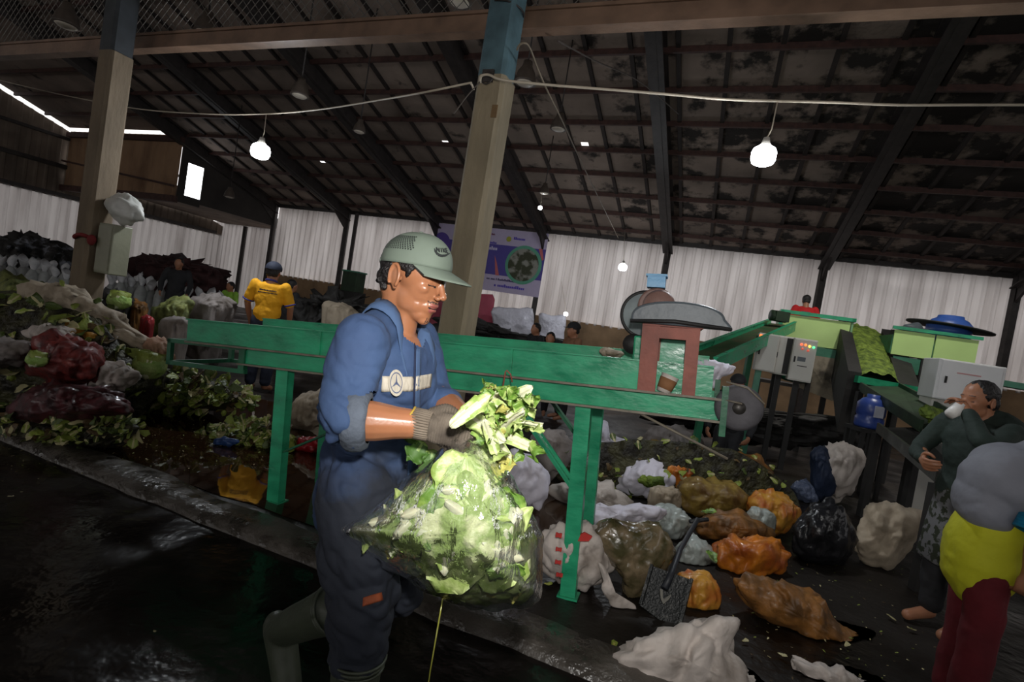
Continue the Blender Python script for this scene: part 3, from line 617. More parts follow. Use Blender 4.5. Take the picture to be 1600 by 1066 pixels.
mb = MB(); disc(mb, 1.35, .95, .52, -.016); mb.build('round_photo', M('printed_photo', srgb(150, 150, 140), .6, col2=srgb(62, 66, 44), thr=.5, wide=.1, scale=3, bump=0), bn)
mb = MB(); disc(mb, -1.72, 1.25, .36, -.008, sq=1.3); mb.build('purple_blot', flatmat('violet_print', (92, 70, 158)), bn)
mb = MB(); disc(mb, -.35, .45, .17, -.010); mb.build('green_dot', flatmat('green_dot_print', (70, 158, 112)), bn)
mb = MB(); mb.prism([(.45, -.010, .52), (.58, -.010, .52), (.42, -.010, .95), (.32, -.010, 1.15)], (0, 0, 0), (0, -.004, 0)); mb.prism([(1.78, -.010, 1.52), (1.9, -.010, 1.52), (2.0, -.010, 1.2), (1.95, -.01, 1.15)], (0, 0, 0), (0, -.004, 0)); mb.build('orange_stroke', flatmat('coral_print', (206, 112, 110)), bn)
mb = MB(); disc(mb, .72, 1.72, .085, -.008); mb.build('yellow_emblem', flatmat('yellow_print', (170, 170, 60)), bn)
def words(parent, name, x0, x1, z, hgt, y, m, seed, th=.004):      # an unreadable blurred line of small letters
    rr = random.Random(seed); mb = MB(); x = x0
    while x < x1:
        w = hgt*rr.uniform(.45, .75); hh_ = hgt*rr.choice((.65, .65, 1.0)); mb.box((x+w/2, y, z+hh_/2), (w*.8, th, hh_)); x += w
        if rr.random() < .14: x += hgt*.5
    return mb.build(name, m, parent)
m_ink = flatmat('dark_print', (74, 66, 110)); m_ink2 = flatmat('violet_lettering', (100, 84, 190)); m_wink = flatmat('white_lettering', (200, 192, 224))
words(bn, 'lettering', .15, 1.55, .36, .07, -.006, m_ink, 1); words(bn, 'lettering', .45, 1.5, .16, .10, -.006, m_ink2, 2); words(bn, 'lettering', -.35, .35, 1.32, .12, -.012, m_wink, 3)
words(bn, 'lettering', -.3, .2, 1.8, .06, -.006, flatmat('maroon_print', (120, 60, 90)), 4); words(bn, 'lettering', .88, 1.25, 1.72, .09, -.006, m_ink2, 5); words(bn, 'lettering', -.35, .3, 1.52, .08, -.006, m_ink2, 8)
# cables with bulbs
m_cable = M('pale_lamp_cable', srgb(188, 176, 158), .6, var=.1)
m_cabled = M('dusty_dark_cable', srgb(80, 72, 66), .7, var=.1)
m_bulb = bpy.data.materials.new('lit_bulb'); m_bulb.use_nodes = True; n = m_bulb.node_tree.nodes; n.remove(n['Principled BSDF']); t = n.new('ShaderNodeEmission'); t.inputs[0].default_value = (.93, .97, 1, 1); t.inputs[1].default_value = 16
m_bulb.node_tree.links.new(t.outputs[0], n['Material Output'].inputs[0])
m_sock = M('white_plastic_socket', srgb(185, 180, 172), .5)
def path(px): return [at(x, y, d) for x, y, d in px]
def smooth(P, k=6):
    P = [Vector(p) for p in P]; out = []
    for i in range(len(P)-1):
        p0, p1, p2, p3 = P[max(i-1, 0)], P[i], P[i+1], P[min(i+2, len(P)-1)]
        for j in range(k):
            t = j/k; out.append(.5*((2*p1)+(p2-p0)*t+(2*p0-5*p1+4*p2-p3)*t*t+(3*p1-p0-3*p2+p3)*t**3))
    return out+[P[-1]]
def cable(name, label, pts, r, m, cat='cable'):
    P = smooth(path(pts)); mb = MB(); mb.tube(P, r, 6); return tag(mb.build(name, m, origin=P[0]), label, cat)
cable('lamp_cable', 'pale cable running left from the pillar and carrying the left bulb', [(740, 140, 4.15), (736, 131, 4.1), (728, 131, 4.12), (660, 145, 4.3), (590, 157, 5.1), (500, 171, 5.8), (416, 178, 6.5), (320, 178, 7.2), (200, 168, 8.2), (60, 140, 9.5), (-40, 115, 10.5)], .009, m_cable)
cable('lamp_cable', 'pale cable running right from the pillar and carrying the right bulb', [(750, 129, 4.12), (752, 119, 4.08), (764, 117, 4.05), (785, 125, 4.02), (850, 132, 4.0), (940, 139, 4.0), (1040, 147, 4.0), (1130, 155, 4.0), (1215, 158, 4.0), (1300, 160, 4.0), (1400, 164, 4.0), (1500, 164, 4.0), (1640, 164, 4.0)], .010, m_cable)
cable('hanging_wire', 'thin pale wire looping over the pillar and hanging towards the banner', [(808, 78, 4.05), (812, 70, 4.0), (822, 68, 4.0), (830, 80, 4.1), (842, 112, 4.4), (860, 152, 4.8), (880, 192, 5.6), (902, 240, 7), (926, 290, 9), (948, 335, 11), (966, 372, 13)], .008, M('faded_wire', srgb(120, 108, 92), .7))
cable('stray_wire', 'short dark wire sticking out to the left of the pillar', [(750, 128, 4.1), (730, 150, 4.0), (709, 178, 3.95)], .005, m_cabled)
cable('stay_wire', 'dark stay wire slanting down right under the girder', [(872, 64, 4.6), (930, 95, 6), (1000, 128, 7.5), (1060, 178, 9)], .008, m_cabled)
cable('wall_cable', 'dark drooping hose on the far wall above the hoppers', [(1315, 430, 14.2), (1345, 444, 14), (1380, 457, 13.8), (1430, 467, 13.6), (1494, 467, 13.4)], .05, M('dull_green_hose', srgb(92, 92, 70), .7))
def bulb(px, py, d, top, label, r=.075, power=55):
    c = at(px, py, d); t = thing('bulb_lamp', label, 'lamp', c)
    mb = MB(); mb.lathe([(.001, -r*.78), (r*.55, -r*.76), (r*.86, -r*.6), (r, -r*.25), (r, r*.25), (r*.88, r*.6), (r*.5, r*.86), (.001, r*.9)], 24); mb.build('bulb', m_bulb, t)
    mb = MB(); mb.lathe([(.001, r*.85), (r*.52, r*.85), (r*.34, r*1.15), (r*.26, r*1.55), (.001, r*1.6)], 18); mb.build('socket', m_sock, t)
    tp = Vector(top)-c; mb = MB(); mb.tube([(0, 0, r*1.5), tp*.5+Vector((.01, 0, 0)), tp], .005, 6); mb.build('drop_cord', m_cable, t)
    L_ = light('bulb_light', 'POINT', c, power, (.9, .95, 1), shadow_soft_size=r); L_.parent = t; L_.location = (0, 0, -r*1.05)
bulb(407, 237, 6.5, at(416, 178, 6.5), 'lit white bulb hanging from the left cable', r=.11, power=70)
bulb(1193, 244, 4.0, at(1215, 158, 4.0), 'lit white bulb hanging from the right cable', r=.088)
bulb(973, 418, 12.5, at(976, 360, 13), 'small distant lit bulb before the pale wall left of the motor', r=.10, power=60)
bulb(884, 491, 12, at(877, 440, 12), 'tiny distant lit bulb low before the wall above the seated workers', r=.05, power=8)
bulb(844, 325, 12.5, at(846, 303, 12.5), 'tiny distant lit bulb right of the pillar under the roof', r=.05, power=10)
m_shade = M('dusty_lamp_shade', srgb(76, 66, 58), .6, var=.25, scale=10); m_lens = M('milky_lamp_glass', srgb(190, 180, 165), .4, var=.1)
for px, py, d, r, lb in ((718, 4, 5.6, .13, 'unlit dusty high-bay lamp behind the chain-link left of the pillar'), (820, 130, 7.6, .16, 'unlit high-bay lamp just right of the pillar below the girder'),
        (872, 202, 9.5, .15, 'unlit high-bay lamp right of the pillar behind the hanging wire'), (468, 150, 8.2, .14, 'unlit high-bay lamp right of the left bulb'),
        (561, 206, 10, .12, 'small unlit high-bay lamp between the left bulb and the pillar'), (322, 52, 6.2, .13, 'unlit high-bay lamp behind the chain-link above the left bulb'),
        (850, 302, 12.2, .12, 'small far unlit high-bay lamp low right of the pillar'), (358, 308, 14.5, .14, 'far unlit high-bay lamp right of the bright window opening'), (103, 40, 6.0, .13, 'unlit high-bay lamp at the far left above the gable')):
    c = at(px, py, d); t = thing('high_bay_lamp', lb, 'lamp', c)
    mb = MB(); mb.lathe([(r, 0), (r*.97, .02), (r*.8, r*.9), (r*.45, r*1.5), (r*.4, r*1.9), (r*.3, r*1.9), (r*.35, r*1.4), (r*.75, r*.8), (r*.93, .01)], 20); mb.build('lamp_shade', m_shade, t)
    mb = MB(); mb.lathe([(.001, -.03), (r*.6, -.02), (r*.9, .01), (.001, .02)], 20); mb.build('lens', m_lens, t)
    u_, v_, z_ = toB(c); top = rz(v_)-c.z; mb = MB(); mb.tube([(0, 0, r*1.8), (0, 0, top)], .012, 6); mb.build('rod', m_steel, t)

# an added lit lamp, unseen above the frame, to brighten the hopper panels
c = Vector((5.2, 6.6, 6.35)); t = thing('high_bay_lamp', 'added high-bay lamp, unseen above the frame, lighting the two hoppers', 'lamp', c)
mb = MB(); mb.lathe([(.2, 0), (.19, .02), (.16, .18), (.09, .3), (.07, .38), (.05, .38), (.06, .28), (.15, .16), (.185, .01)], 20); mb.build('lamp_shade', m_shade, t)
mb = MB(); mb.lathe([(.001, .03), (.12, .03), (.14, .06), (.001, .07)], 20); mb.build('lens', m_bulb, t)
L_ = light('lamp_light', 'SPOT', c, 520, (1, .96, .90), shadow_soft_size=.14, spot_size=math.radians(84), spot_blend=.8); L_.parent = t; L_.location = (0, 0, -.02); L_.rotation_euler = (math.radians(24), 0, math.radians(-12))
# ================================================================ SHAPES SHARED BY SACKS, BAGS AND LEAVES
def closed_smooth(P, k=6):
    n = len(P); out = []
    for i in range(n):
        p0, p1, p2, p3 = P[i-1], P[i], P[(i+1) % n], P[(i+2) % n]
        for j in range(k):
            t = j/k; out.append(tuple(.5*((2*p1[q])+(p2[q]-p0[q])*t+(2*p0[q]-5*p1[q]+4*p2[q]-p3[q])*t*t+(3*p1[q]-p0[q]-3*p2[q]+p3[q])*t**3) for q in (0, 1)))
    return out
def inflate(mb, outline, d, T, wr=.02, wf=9.0, seed=0, rings=16, k=6, pw=.5, mi=0, cen=None, crease=0, grow=0.0, tilt=(0, 0)):
    """a filled body: the outline at distance d, swelling T in front and behind, with folds"""
    O_ = closed_smooth(outline, k); n = len(O_)
    cx = cen[0] if cen else sum(p[0] for p in O_)/n; cy = cen[1] if cen else sum(p[1] for p in O_)/n
    sd = Vector((seed*3.1, seed*1.7, seed*.9)); vs = []; idx = []
    def pt(px, py, off):
        dd = d+tilt[0]*(px-cx)/100+tilt[1]*(py-cy)/100
        p = at(px, py, dd+off); r_ = (p-Vector((0, 0, CAMH))).normalized(); q = p*wf*.5+sd
        a = fbm(q, 1, 4)*wr
        if crease: a += crease*(abs(noise.noise(Vector((p.x*wf*.9, p.y*wf*.9, p.z*wf*.45))+sd))-.2)+crease*.28*(abs(noise.noise(Vector((p.x*wf*2.2, p.y*wf*2.2, p.z*wf*1.2))-sd))-.2)
        n_ = Vector((px-cx, 0, -(py-cy))).normalized() if abs(px-cx)+abs(py-cy) > 1 else Vector((0, 0, 0))
        w = abs(off)/max(T, 1e-5)
        return p+(n_*(1-w)+(-r_ if off < 0 else r_)*w)*a
    for sgn in (-1, 1):
        for i in range(rings+1):
            t = math.sin(math.pi/2*i/rings)
            if sgn == 1 and i == rings: continue
            if i == 0: vs.append(pt(cx, cy, sgn*T)); idx.append([len(vs)-1]); continue
            row = []
            for p in O_:
                g = 1+grow; vs.append(pt(cx+(p[0]-cx)*t*g, cy+(p[1]-cy)*t*g, sgn*T*max(0, 1-t*t)**pw)); row.append(len(vs)-1)
            idx.append(row)
    fs = []
    F_, Bk = idx[:rings+1], idx[rings+1:]
    def strip(a, b, flip):
        for j in range(n):
            j2 = (j+1) % n
            if len(a) == 1: f = (a[0], b[j2], b[j])
            else: f = (a[j], a[j2], b[j2], b[j])
            fs.append(f[::-1] if flip else f)
    for i in range(rings): strip(F_[i], F_[i+1], False)
    for i in range(rings-1): strip(Bk[i], Bk[i+1], True)
    strip(Bk[-1], F_[-1], True)
    return mb.add(vs, fs, mi, True)
def leaf(mb, o, R, L, Wd, curl=.6, cup=.5, seed=0, ruffle=.12, nu=10, nv=7, rib=.28, taper=.35, mi=(0, 1), thick=.010):
    """cabbage leaf: thick pale rib widening to the cut base at the origin, frilled blade; grows along local x"""
    sd = Vector((seed*1.37, seed*.71, seed*2.3)); top = []; bot = []
    for i in range(nu+1):
        s = i/nu; wl = (taper+(1-taper)*math.sin(min(1, s*1.15)*math.pi*.5)**1.3)*(1 if s < .8 else math.sqrt(max(.02, 1-((s-.8)/.21)**2)))
        wl *= math.sqrt(min(1, (s+.012)/.09)); a = curl*s; x = L*(math.sin(a)/curl if abs(curl) > .01 else s); z = L*((1-math.cos(a))/curl if abs(curl) > .01 else 0)
        for j in range(nv+1):
            y = (j/nv*2-1); e = y*y
            p = Vector((x-L*.05*e*s, y*Wd*.5*wl, z+cup*Wd*.5*e*wl))
            fr = ruffle*Wd*(e**1.2)*(s**.6)
            p += Vector((noise.noise(p*42+sd), noise.noise(p*42-sd)*.5, noise.noise(p*55+sd*2)*1.3+noise.noise(p*120+sd)*.6))*fr
            th = thick*(1-s*.75)*max(.12, 1-abs(y)/rib*.8)
            n_ = Vector((-math.sin(a), 0, math.cos(a)))
            top.append(o+R @ (p+n_*th)); bot.append(o+R @ (p-n_*th*.8))
    w = nv+1; m = len(top); fs = []; ms = []
    base = len(mb.v); mb.v += [tuple(q) for q in top+bot]
    def ad(f, mi_): mb.f.append(tuple(base+q for q in f)); mb.m.append(mi_); mb.sm.append(True)
    for i in range(nu):
        for j in range(nv):
            s, y = (i+.5)/nu, abs((j+.5)/nv*2-1); q = mi[0] if y < rib*(1.5-s*1.1)/(taper+(1-taper)*s)*.8 or s < .12 else mi[1]
            a, b, c, d_ = i*w+j, (i+1)*w+j, (i+1)*w+j+1, i*w+j+1
            ad((a, b, c, d_), q); ad((m+d_, m+c, m+b, m+a), q)
    for i in range(nu): ad((i*w, m+i*w, m+(i+1)*w, (i+1)*w), mi[1]); ad(((i+1)*w+nv, m+(i+1)*w+nv, m+i*w+nv, i*w+nv), mi[1])
    for j in range(nv): ad((j, j+1, m+j+1, m+j), mi[0]); ad((nu*w+j+1, nu*w+j, m+nu*w+j, m+nu*w+j+1), mi[1])
def rndR(rr, tilt=1.0): return Euler((rr.uniform(-tilt, tilt), rr.uniform(-tilt, tilt), rr.uniform(0, 6.283))).to_matrix()
def frame(x, up):                           # rotation whose x is given and z near up
    x = Vector(x).normalized(); y = Vector(up).cross(x)
    if y.length < 1e-3: y = Vector((0, 1, 0)).cross(x)
    y.normalize(); return Matrix((x, y, x.cross(y))).transposed()
m_rib = M('cabbage_white_rib', srgb(208, 208, 176), .38, var=.08, scale=20, bump=.15, sss=.15)
m_leafg = M('cabbage_leaf_green', srgb(136, 162, 76), .45, col2=srgb(186, 202, 130), thr=.5, wide=.2, scale=30, bump=.5, bscale=60, bdist=.006)
m_leafd = M('cabbage_outer_leaf_green', srgb(92, 128, 46), .45, col2=srgb(146, 174, 84), thr=.55, wide=.2, scale=30, bump=.5, bscale=60, bdist=.006)
m_leafy = M('wilted_yellow_leaf', srgb(176, 172, 90), .6, var=.2, scale=12, bump=.4)
m_rot = M('rotting_brown_leaf', srgb(84, 66, 36), .6, var=.35, scale=12, bump=.4)
m_film = bpy.data.materials.new('clear_plastic_film'); m_film.use_nodes = True
n = m_film.node_tree.nodes; L = m_film.node_tree.links; n.remove(n['Principled BSDF'])
tr = n.new('ShaderNodeBsdfTransparent'); tr.inputs[0].default_value = (.97, .98, .97, 1); gl = n.new('ShaderNodeBsdfGlossy'); gl.inputs['Roughness'].default_value = .12; gl.inputs[0].default_value = (1, 1, 1, 1)
df = n.new('ShaderNodeBsdfDiffuse'); df.inputs[0].default_value = (.75, .78, .76, 1); m1 = n.new('ShaderNodeMixShader'); m2 = n.new('ShaderNodeMixShader')
lw = n.new('ShaderNodeLayerWeight'); lw.inputs[0].default_value = .32; tc = n.new('ShaderNodeTexCoord'); mp = n.new('ShaderNodeMapping'); mp.inputs['Scale'].default_value = (1, 1, .28)
nz = n.new('ShaderNodeTexNoise'); nz.inputs['Scale'].default_value = 26; nz.inputs['Detail'].default_value = 5; L.new(tc.outputs['Object'], mp.inputs[0]); L.new(mp.outputs[0], nz.inputs[0])
bp = n.new('ShaderNodeBump'); bp.inputs['Strength'].default_value = 1.0; bp.inputs['Distance'].default_value = .012; L.new(nz.outputs['Fac'], bp.inputs['Height']); L.new(bp.outputs[0], gl.inputs['Normal']); L.new(bp.outputs[0], lw.inputs['Normal'])
m1.inputs[0].default_value = .07; L.new(tr.outputs[0], m1.inputs[1]); L.new(df.outputs[0], m1.inputs[2])
mr = n.new('ShaderNodeMath'); mr.operation = 'MULTIPLY'; mr.inputs[1].default_value = .80; L.new(lw.outputs['Fresnel'], mr.inputs[0])
L.new(mr.outputs[0], m2.inputs[0]); L.new(m1.outputs[0], m2.inputs[1]); L.new(gl.outputs[0], m2.inputs[2]); L.new(m2.outputs[0], n['Material Output'].inputs[0])
# ================================================================ PEOPLE
from mathutils.bvhtree import BVHTree
def skin(name, c=(168, 108, 74), rough=.40): return M(name, srgb(*c), rough, var=.10, scale=9, bump=.12, bscale=160, bdist=.002, sss=.12)
m_skin = skin('sunburnt_skin', (164, 110, 78), .30)
m_hair = M('black_hair', (.010, .008, .008), .5, var=.4, scale=40, bump=1.0, bscale=90, bdist=.01)
def chain(mb, P, r, n=14, sub=4, sq=None):
    """round-ended tapering limb through the joints"""
    P = [Vector(p) for p in P]; Q = smooth(P, sub) if len(P) > 2 else [P[0].lerp(P[1], i/sub) for i in range(sub+1)]
    N = len(Q)-1; R = []
    for i in range(N+1):
        t = i/N*(len(P)-1); a = min(int(t), len(P)-2); f = t-a; f = f*f*(3-2*f); R.append(r[a]*(1-f)+r[a+1]*f)
    mb.tube(Q, R, n); mb.ell(Q[0], R[0]*.999, nu=n, nv=8); mb.ell(Q[-1], R[-1]*.999, nu=n, nv=8)
def blend(mb, name, mats, voxel, smooth_it=4, parent=None, disp=None, fac=.6, soft=None, after=0):
    o = mb.build(name, mats, parent)
    bake(o, ('REMESH', dict(mode='VOXEL', voxel_size=voxel, use_smooth_shade=True)), ('SMOOTH', dict(factor=fac, iterations=smooth_it)))
    me = o.data
    if soft:                       # extra smoothing where nothing fine has to stay
        n = len(me.vertices); co = [0.0]*(3*n); me.vertices.foreach_get('co', co)
        ws = [soft(Vector(co[3*i:3*i+3])) for i in range(n)]
        g = o.vertex_groups.new(name='soft')
        for q in range(1, 6):
            ids = [i for i in range(n) if round(ws[i]*5) == q]
            if ids: g.add(ids, q/5, 'REPLACE')
        bake(o, ('SMOOTH', dict(factor=.8, iterations=22, vertex_group='soft'))); me = o.data; o.vertex_groups.clear()
    if disp:
        n = len(me.vertices); co = [0.0]*(3*n); no = [0.0]*(3*n); me.vertices.foreach_get('co', co)
        me.vertex_normals.foreach_get('vector', no); out = []
        for i in range(n): out += disp(Vector(co[3*i:3*i+3]), Vector(no[3*i:3*i+3]))[:]
        me.vertices.foreach_set('co', out); me.update()
        if after: bake(o, ('SMOOTH', dict(factor=.5, iterations=after))); me = o.data
    me.polygons.foreach_set('use_smooth', [True]*len(me.polygons)); me.update()
    if me.materials and len(me.materials) == 0: pass
    return o
def setmats(o, mats):
    o.data.materials.clear()
    for m in mats: o.data.materials.append(m)
def paint(o, fn):                 # material index from the face centre
    me = o.data; me.polygons.foreach_set('material_index', [fn(p.center, p.normal) for p in me.polygons]); me.update()
def head_shapes(mb, T, mouth=.0, ears=True):
    """T maps head space (x forward, y left, z up, origin between the ears) to the body's space"""
    R = T.to_3x3(); E = lambda c, r, rot=None: mb.ell(T @ Vector(c), r, R=(R @ rot) if rot is not None else R, nu=20, nv=14)
    E((-.008, 0, .050), (.096, .076, .080)); E((.020, 0, .025), (.074, .071, .075)); E((.040, 0, -.015), (.052, .058, .062)); E((.034, 0, -.060), (.050, .050, .042))
    E((.050, 0, -.085), (.036, .034, .026)); E((.068, 0, -.100), (.019, .020, .015)); E((.066, 0, -.058), (.028, .032, .032)); E((-.045, 0, -.025), (.052, .056, .060))
    for s in (1, -1):
        E((.076, s*.026, .034), (.016, .026, .009)); E((.056, s*.040, -.012), (.026, .018, .018)); E((.020, s*.038, -.046), (.036, .016, .042)); E((.100, s*.0125, -.029), (.009, .007, .007))
        E((.070, s*.031, .010), (.0135, .0145, .0125))
        if ears:
            rt = Euler((0, math.radians(-12), s*math.radians(18))).to_matrix()
            E((-.008, s*.079, -.002), (.021, .005, .032), rt)
            P = [T @ (Vector((-.006, s*.080, -.002))+rt @ Vector((.021*math.cos(q)-.003, s*.004, .033*math.sin(q)))) for q in [math.radians(a) for a in range(-60, 235, 20)]]
            mb.tube(P, .0050, 8)
            E((-.003, s*.077, -.030), (.008, .005, .009)); E((.006, s*.074, -.004), (.006, .005, .008))
    chain(mb, [T @ Vector((.084, 0, .026)), T @ Vector((.098, 0, -.002)), T @ Vector((.110, 0, -.022))], [.008, .009, .0105], 12)
    E((.090, 0, -.052), (.010, .021, .0055)); E((.087, 0, -.0665), (.0105, .018, .0065))
    E((.084, 0, -.045), (.014, .020, .010))
    return
def head_mat(T, c, mouth=True, moustache=True):
    """0 skin 1 lips 2 dark (lash line, brow) 3 beard shade 4 teeth"""
    h = T.inverted() @ c; x, y, z = h; ay = abs(y)
    if x > .055 and .012 < ay < .050:
        if x > .076 and abs(z-(.0005-.10*(ay-.031)**2*8)) < .0023 and .017 < ay < .045: return 2
        if x > .066 and abs(z-(.0395-(ay-.03)**2*9)) < .0036 and .014 < ay < .047: return 3
    if x > .080 and ay < .022 and -.0622 < z < -.0588: return 2
    if x > .087 and ay < .020 and -.074 < z < -.0475: return 1
    if moustache and x > .080 and ay < .025 and -.0475 <= z < -.0405 and noise.noise(h*260) > -.25: return 3
    if moustache and x > .070 and ay < .013 and -.108 < z < -.090 and noise.noise(h*260) > .0: return 3
    return 0
m_lip = M('lips', srgb(158, 92, 82), .42, var=.08); m_dark = M('lash_line', (.02, .012, .01), .6); m_stub = M('stubble', srgb(82, 56, 44), .7, var=.3, scale=80); m_teeth = M('teeth', srgb(220, 212, 196), .3)
# ---------------------------------------------------------------- the man in blue
YAW = math.atan2(-.57, .82)
MO = at(572, 720, 1.56); MO = Vector((MO.x, MO.y, 0))
MT = Matrix.Translation(MO) @ Matrix.Rotation(YAW, 4, 'Z'); MI = MT.inverted()
def mp(px, py, y):                       # ray through the pixel meets the plane at that sideways distance of the man
    o_ = MI @ Vector((0, 0, CAMH)); r_ = MI.to_3x3() @ ray(px, py); t = (y-o_.y)/r_.y; return o_+r_*t
man = thing('person', 'man in blue work coverall and grey-green cap walking with a clear bag of cabbage', 'person', MO, (0, 0, YAW))
ear = mp(612, 430, -.072)
HP, HY = math.radians(9), math.radians(-14)
HT = Matrix.Translation((ear.x, 0, ear.z)) @ Matrix.Rotation(math.radians(10), 4, 'Z') @ Matrix.Rotation(HP, 4, 'Y')
HT = Matrix.Translation((ear.x+.012, 0, ear.z)) @ Matrix.Rotation(HY*-1, 4, 'Z') @ Matrix.Rotation(HP, 4, 'Y') @ Matrix.Scale(1.0, 4)
neck0 = Vector((ear.x-.035, 0, ear.z-.02)); neck1 = mp(618, 512, -.01); neck1.y = 0
sh_r, el_r, wr_r, kn_r = mp(568, 532, -.17), mp(540, 655, -.225), mp(662, 664, -.10), None
sh_l, el_l, wr_l = mp(654, 530, .15), mp(676, 618, .19), mp(742, 672, .04)
pelv = mp(572, 745, 0)
hip_r, knee_r, ank_r = mp(560, 770, -.085), mp(566, 925, -.10), mp(552, 1130, -.11)
hip_l, knee_l, ank_l = mp(596, 770, .085), mp(618, 915, .10), mp(445, 985, .11)
foot_r = Vector((ank_r.x, ank_r.y, .08))
bd = MB()
head_shapes(bd, HT)
chain(bd, [HT @ Vector((-.030, 0, -.02)), neck0.lerp(neck1, .55)+Vector((.0, 0, 0)), neck1+Vector((-.015, 0, -.04))], [.056, .055, .066], 18)
chain(bd, [HT @ Vector((.005, 0, -.06)), neck1+Vector((.018, 0, -.01))], [.040, .040], 14)
ch_c = (sh_r+sh_l)/2+Vector((.0, 0, -.12))
bd.ell(ch_c, (.10, .15, .17)); bd.ell((ch_c+pelv)/2+Vector((0, 0, -.05)), (.07, .11, .18)); bd.ell(pelv, (.08, .11, .13))
for a, b, c in ((sh_r, el_r, wr_r), (sh_l, el_l, wr_l)):
    fm = b.lerp(c, .3)
    chain(bd, [a, a.lerp(b, .5), b], [.050, .045, .040], 14); chain(bd, [b, fm, b.lerp(c, .75), c], [.046, .051, .039, .031], 16)
for a, b, c in ((hip_r, knee_r, ank_r), (hip_l, knee_l, ank_l)):
    chain(bd, [a, a.lerp(b, .5), b], [.082, .070, .052], 14); chain(bd, [b, b.lerp(c, .3), c], [.052, .052, .036], 14)
# right hand: palm with five fingers closed round the bag neck and the stalks; left hand behind it
GR = mp(722, 684, -.05)                  # the gathered neck of the bag
def hand(mb, wr, pd, nd, thumbside, L=.085, curl=(1.1, 1.3, 1.0), fr=.0095, grow=0.0, lens=(.078, .085, .080, .064)):
    """pd palm direction, nd palm normal (fingers curl towards it)"""
    pd = Vector(pd).normalized(); nd = (Vector(nd)-pd*Vector(nd).dot(pd)).normalized(); sd = pd.cross(nd)*thumbside
    R = Matrix((pd, sd, nd)).transposed(); g = grow
    mb.ell(wr+pd*L*.5-nd*.002, (L*.60+g, .041+g, .017+g), R=R, nu=16, nv=10)
    chain(mb, [wr-pd*.01, wr+pd*L*.3], [.026+g, .026+g], 12)
    for i in range(4):
        s = .031-.0205*i; b = wr+pd*(L*(.98-.05*abs(i-1)))+sd*s; Ls = lens[i]; p = b; a = .25; pts = [b-pd*.02, b]; 
        for k, f in enumerate((.45, .32, .25)):
            a += curl[k]*(1+.07*i); p = p+(pd*math.cos(a)+nd*math.sin(a))*Ls*f; pts.append(p)
        chain(mb, pts, [fr+.001+g, fr+.0008+g, fr+g, fr-.001+g, fr-.002+g], 10, 3)
    b = wr+pd*L*.22+sd*.030; q1 = b+(sd*.75+pd*.6+nd*.25).normalized()*.034; q2 = q1+(pd*.75+sd*.05+nd*.65).normalized()*.032; q3 = q2+(pd*.45-sd*.55+nd*.7).normalized()*.024
    chain(mb, [b-pd*.005, q1, q2, q3], [.017+g, .0125+g, .011+g, .009+g], 10, 3)
hdR = (wr_r, (GR-wr_r)+Vector((.0, 0, .012)), Vector((.35, 1, -.45)), 1)
hdL = (wr_l, Vector((.25, -1.0, -.15)), Vector((-.9, -.2, -.35)), 1)
hand(bd, *hdR, fr=.0080, grow=-.001); hand(bd, *hdL, fr=.0080, grow=-.001)
def softw(p):
    h = HT.inverted() @ p; ay = abs(h.y)
    if h.z < -.13: return .8
    if h.x > .052 and h.z > -.115: return max(0, min(1, (ay-.046)/.01)) if ay > .030 and h.z < -.03 else max(0, min(1, (ay-.048)/.008))
    if ay > .066 and abs(h.x) < .035 and abs(h.z) < .05: return 0
    return 1
body = blend(bd, 'body', [m_skin], .0030, 3, man, soft=lambda p: softw(p) if (p-wr_r).length > .15 and (p-wr_l).length > .15 else 0)
setmats(body, [m_skin, m_lip, m_dark, m_stub, m_teeth]); paint(body, lambda c, nn: head_mat(HT, c) if c.z > ear.z-.16 else 0)
# hair: short black hair under the cap, fuller at the nape, sideburn
hb = MB(); RH = HT.to_3x3()
def HE(mb, c, r, rot=None, **k): mb.ell(HT @ Vector(c), r, R=(RH @ rot) if rot is not None else RH, **k)
HE(hb, (-.050, 0, .030), (.060, .070, .058), nu=20, nv=14); HE(hb, (-.072, 0, -.012), (.036, .056, .038), nu=20, nv=14)
for s in (1, -1):
    HE(hb, (.010, s*.072, .032), (.034, .008, .016)); HE(hb, (.022, s*.071, .018), (.010, .006, .016)); HE(hb, (-.040, s*.064, .0), (.026, .012, .030))
rr = random.Random(5)
for k in range(60):
    q = rr.uniform(-1, 1); HE(hb, (-.085+.03*q*q+rr.uniform(-.01, .012), q*.062, rr.uniform(-.045, .055)), (.012, .010, .011), nu=8, nv=6)
hair = blend(hb, 'hair', [m_hair], .004, 1, man, disp=lambda p, n_: p+n_*(.003*fbm(p*60, 1, 3))); setmats(hair, [m_hair])
# cap
m_cap = M('grey_green_cap_cloth', srgb(106, 118, 106), .8, var=.08, scale=12, bump=.2, bscale=300, bdist=.001)
m_capd = M('dark_cap_mark', srgb(34, 38, 38), .7); m_capu = M('black_brim_lining', srgb(20, 22, 22), .8)
capo = empty('cap'); capo.parent = man
mb = MB(); nu, nv = 48, 20; vs = []
CR = (.107, .087, .092); CC = Vector((-.004, 0, .042)); ct = Matrix.Rotation(math.radians(-9), 3, 'Y')
for i in range(nv+1):
    th = math.pi/2*1.04*i/nv
    for k in range(nu):
        q = 2*math.pi*k/nu; d_ = Vector((math.sin(th)**.86*math.cos(q), math.sin(th)**.86*math.sin(q), math.cos(th)))
        seam = 1+.006*(abs(math.cos(3*q)) > .985)
        if math.cos(q) > 0: seam *= 1+.03*math.cos(q)*math.sin(th)*math.cos(th)*2
        vs.append(HT @ (CC+ct @ Vector((d_.x*CR[0]*seam, d_.y*CR[1]*seam, d_.z*CR[2]*seam))))
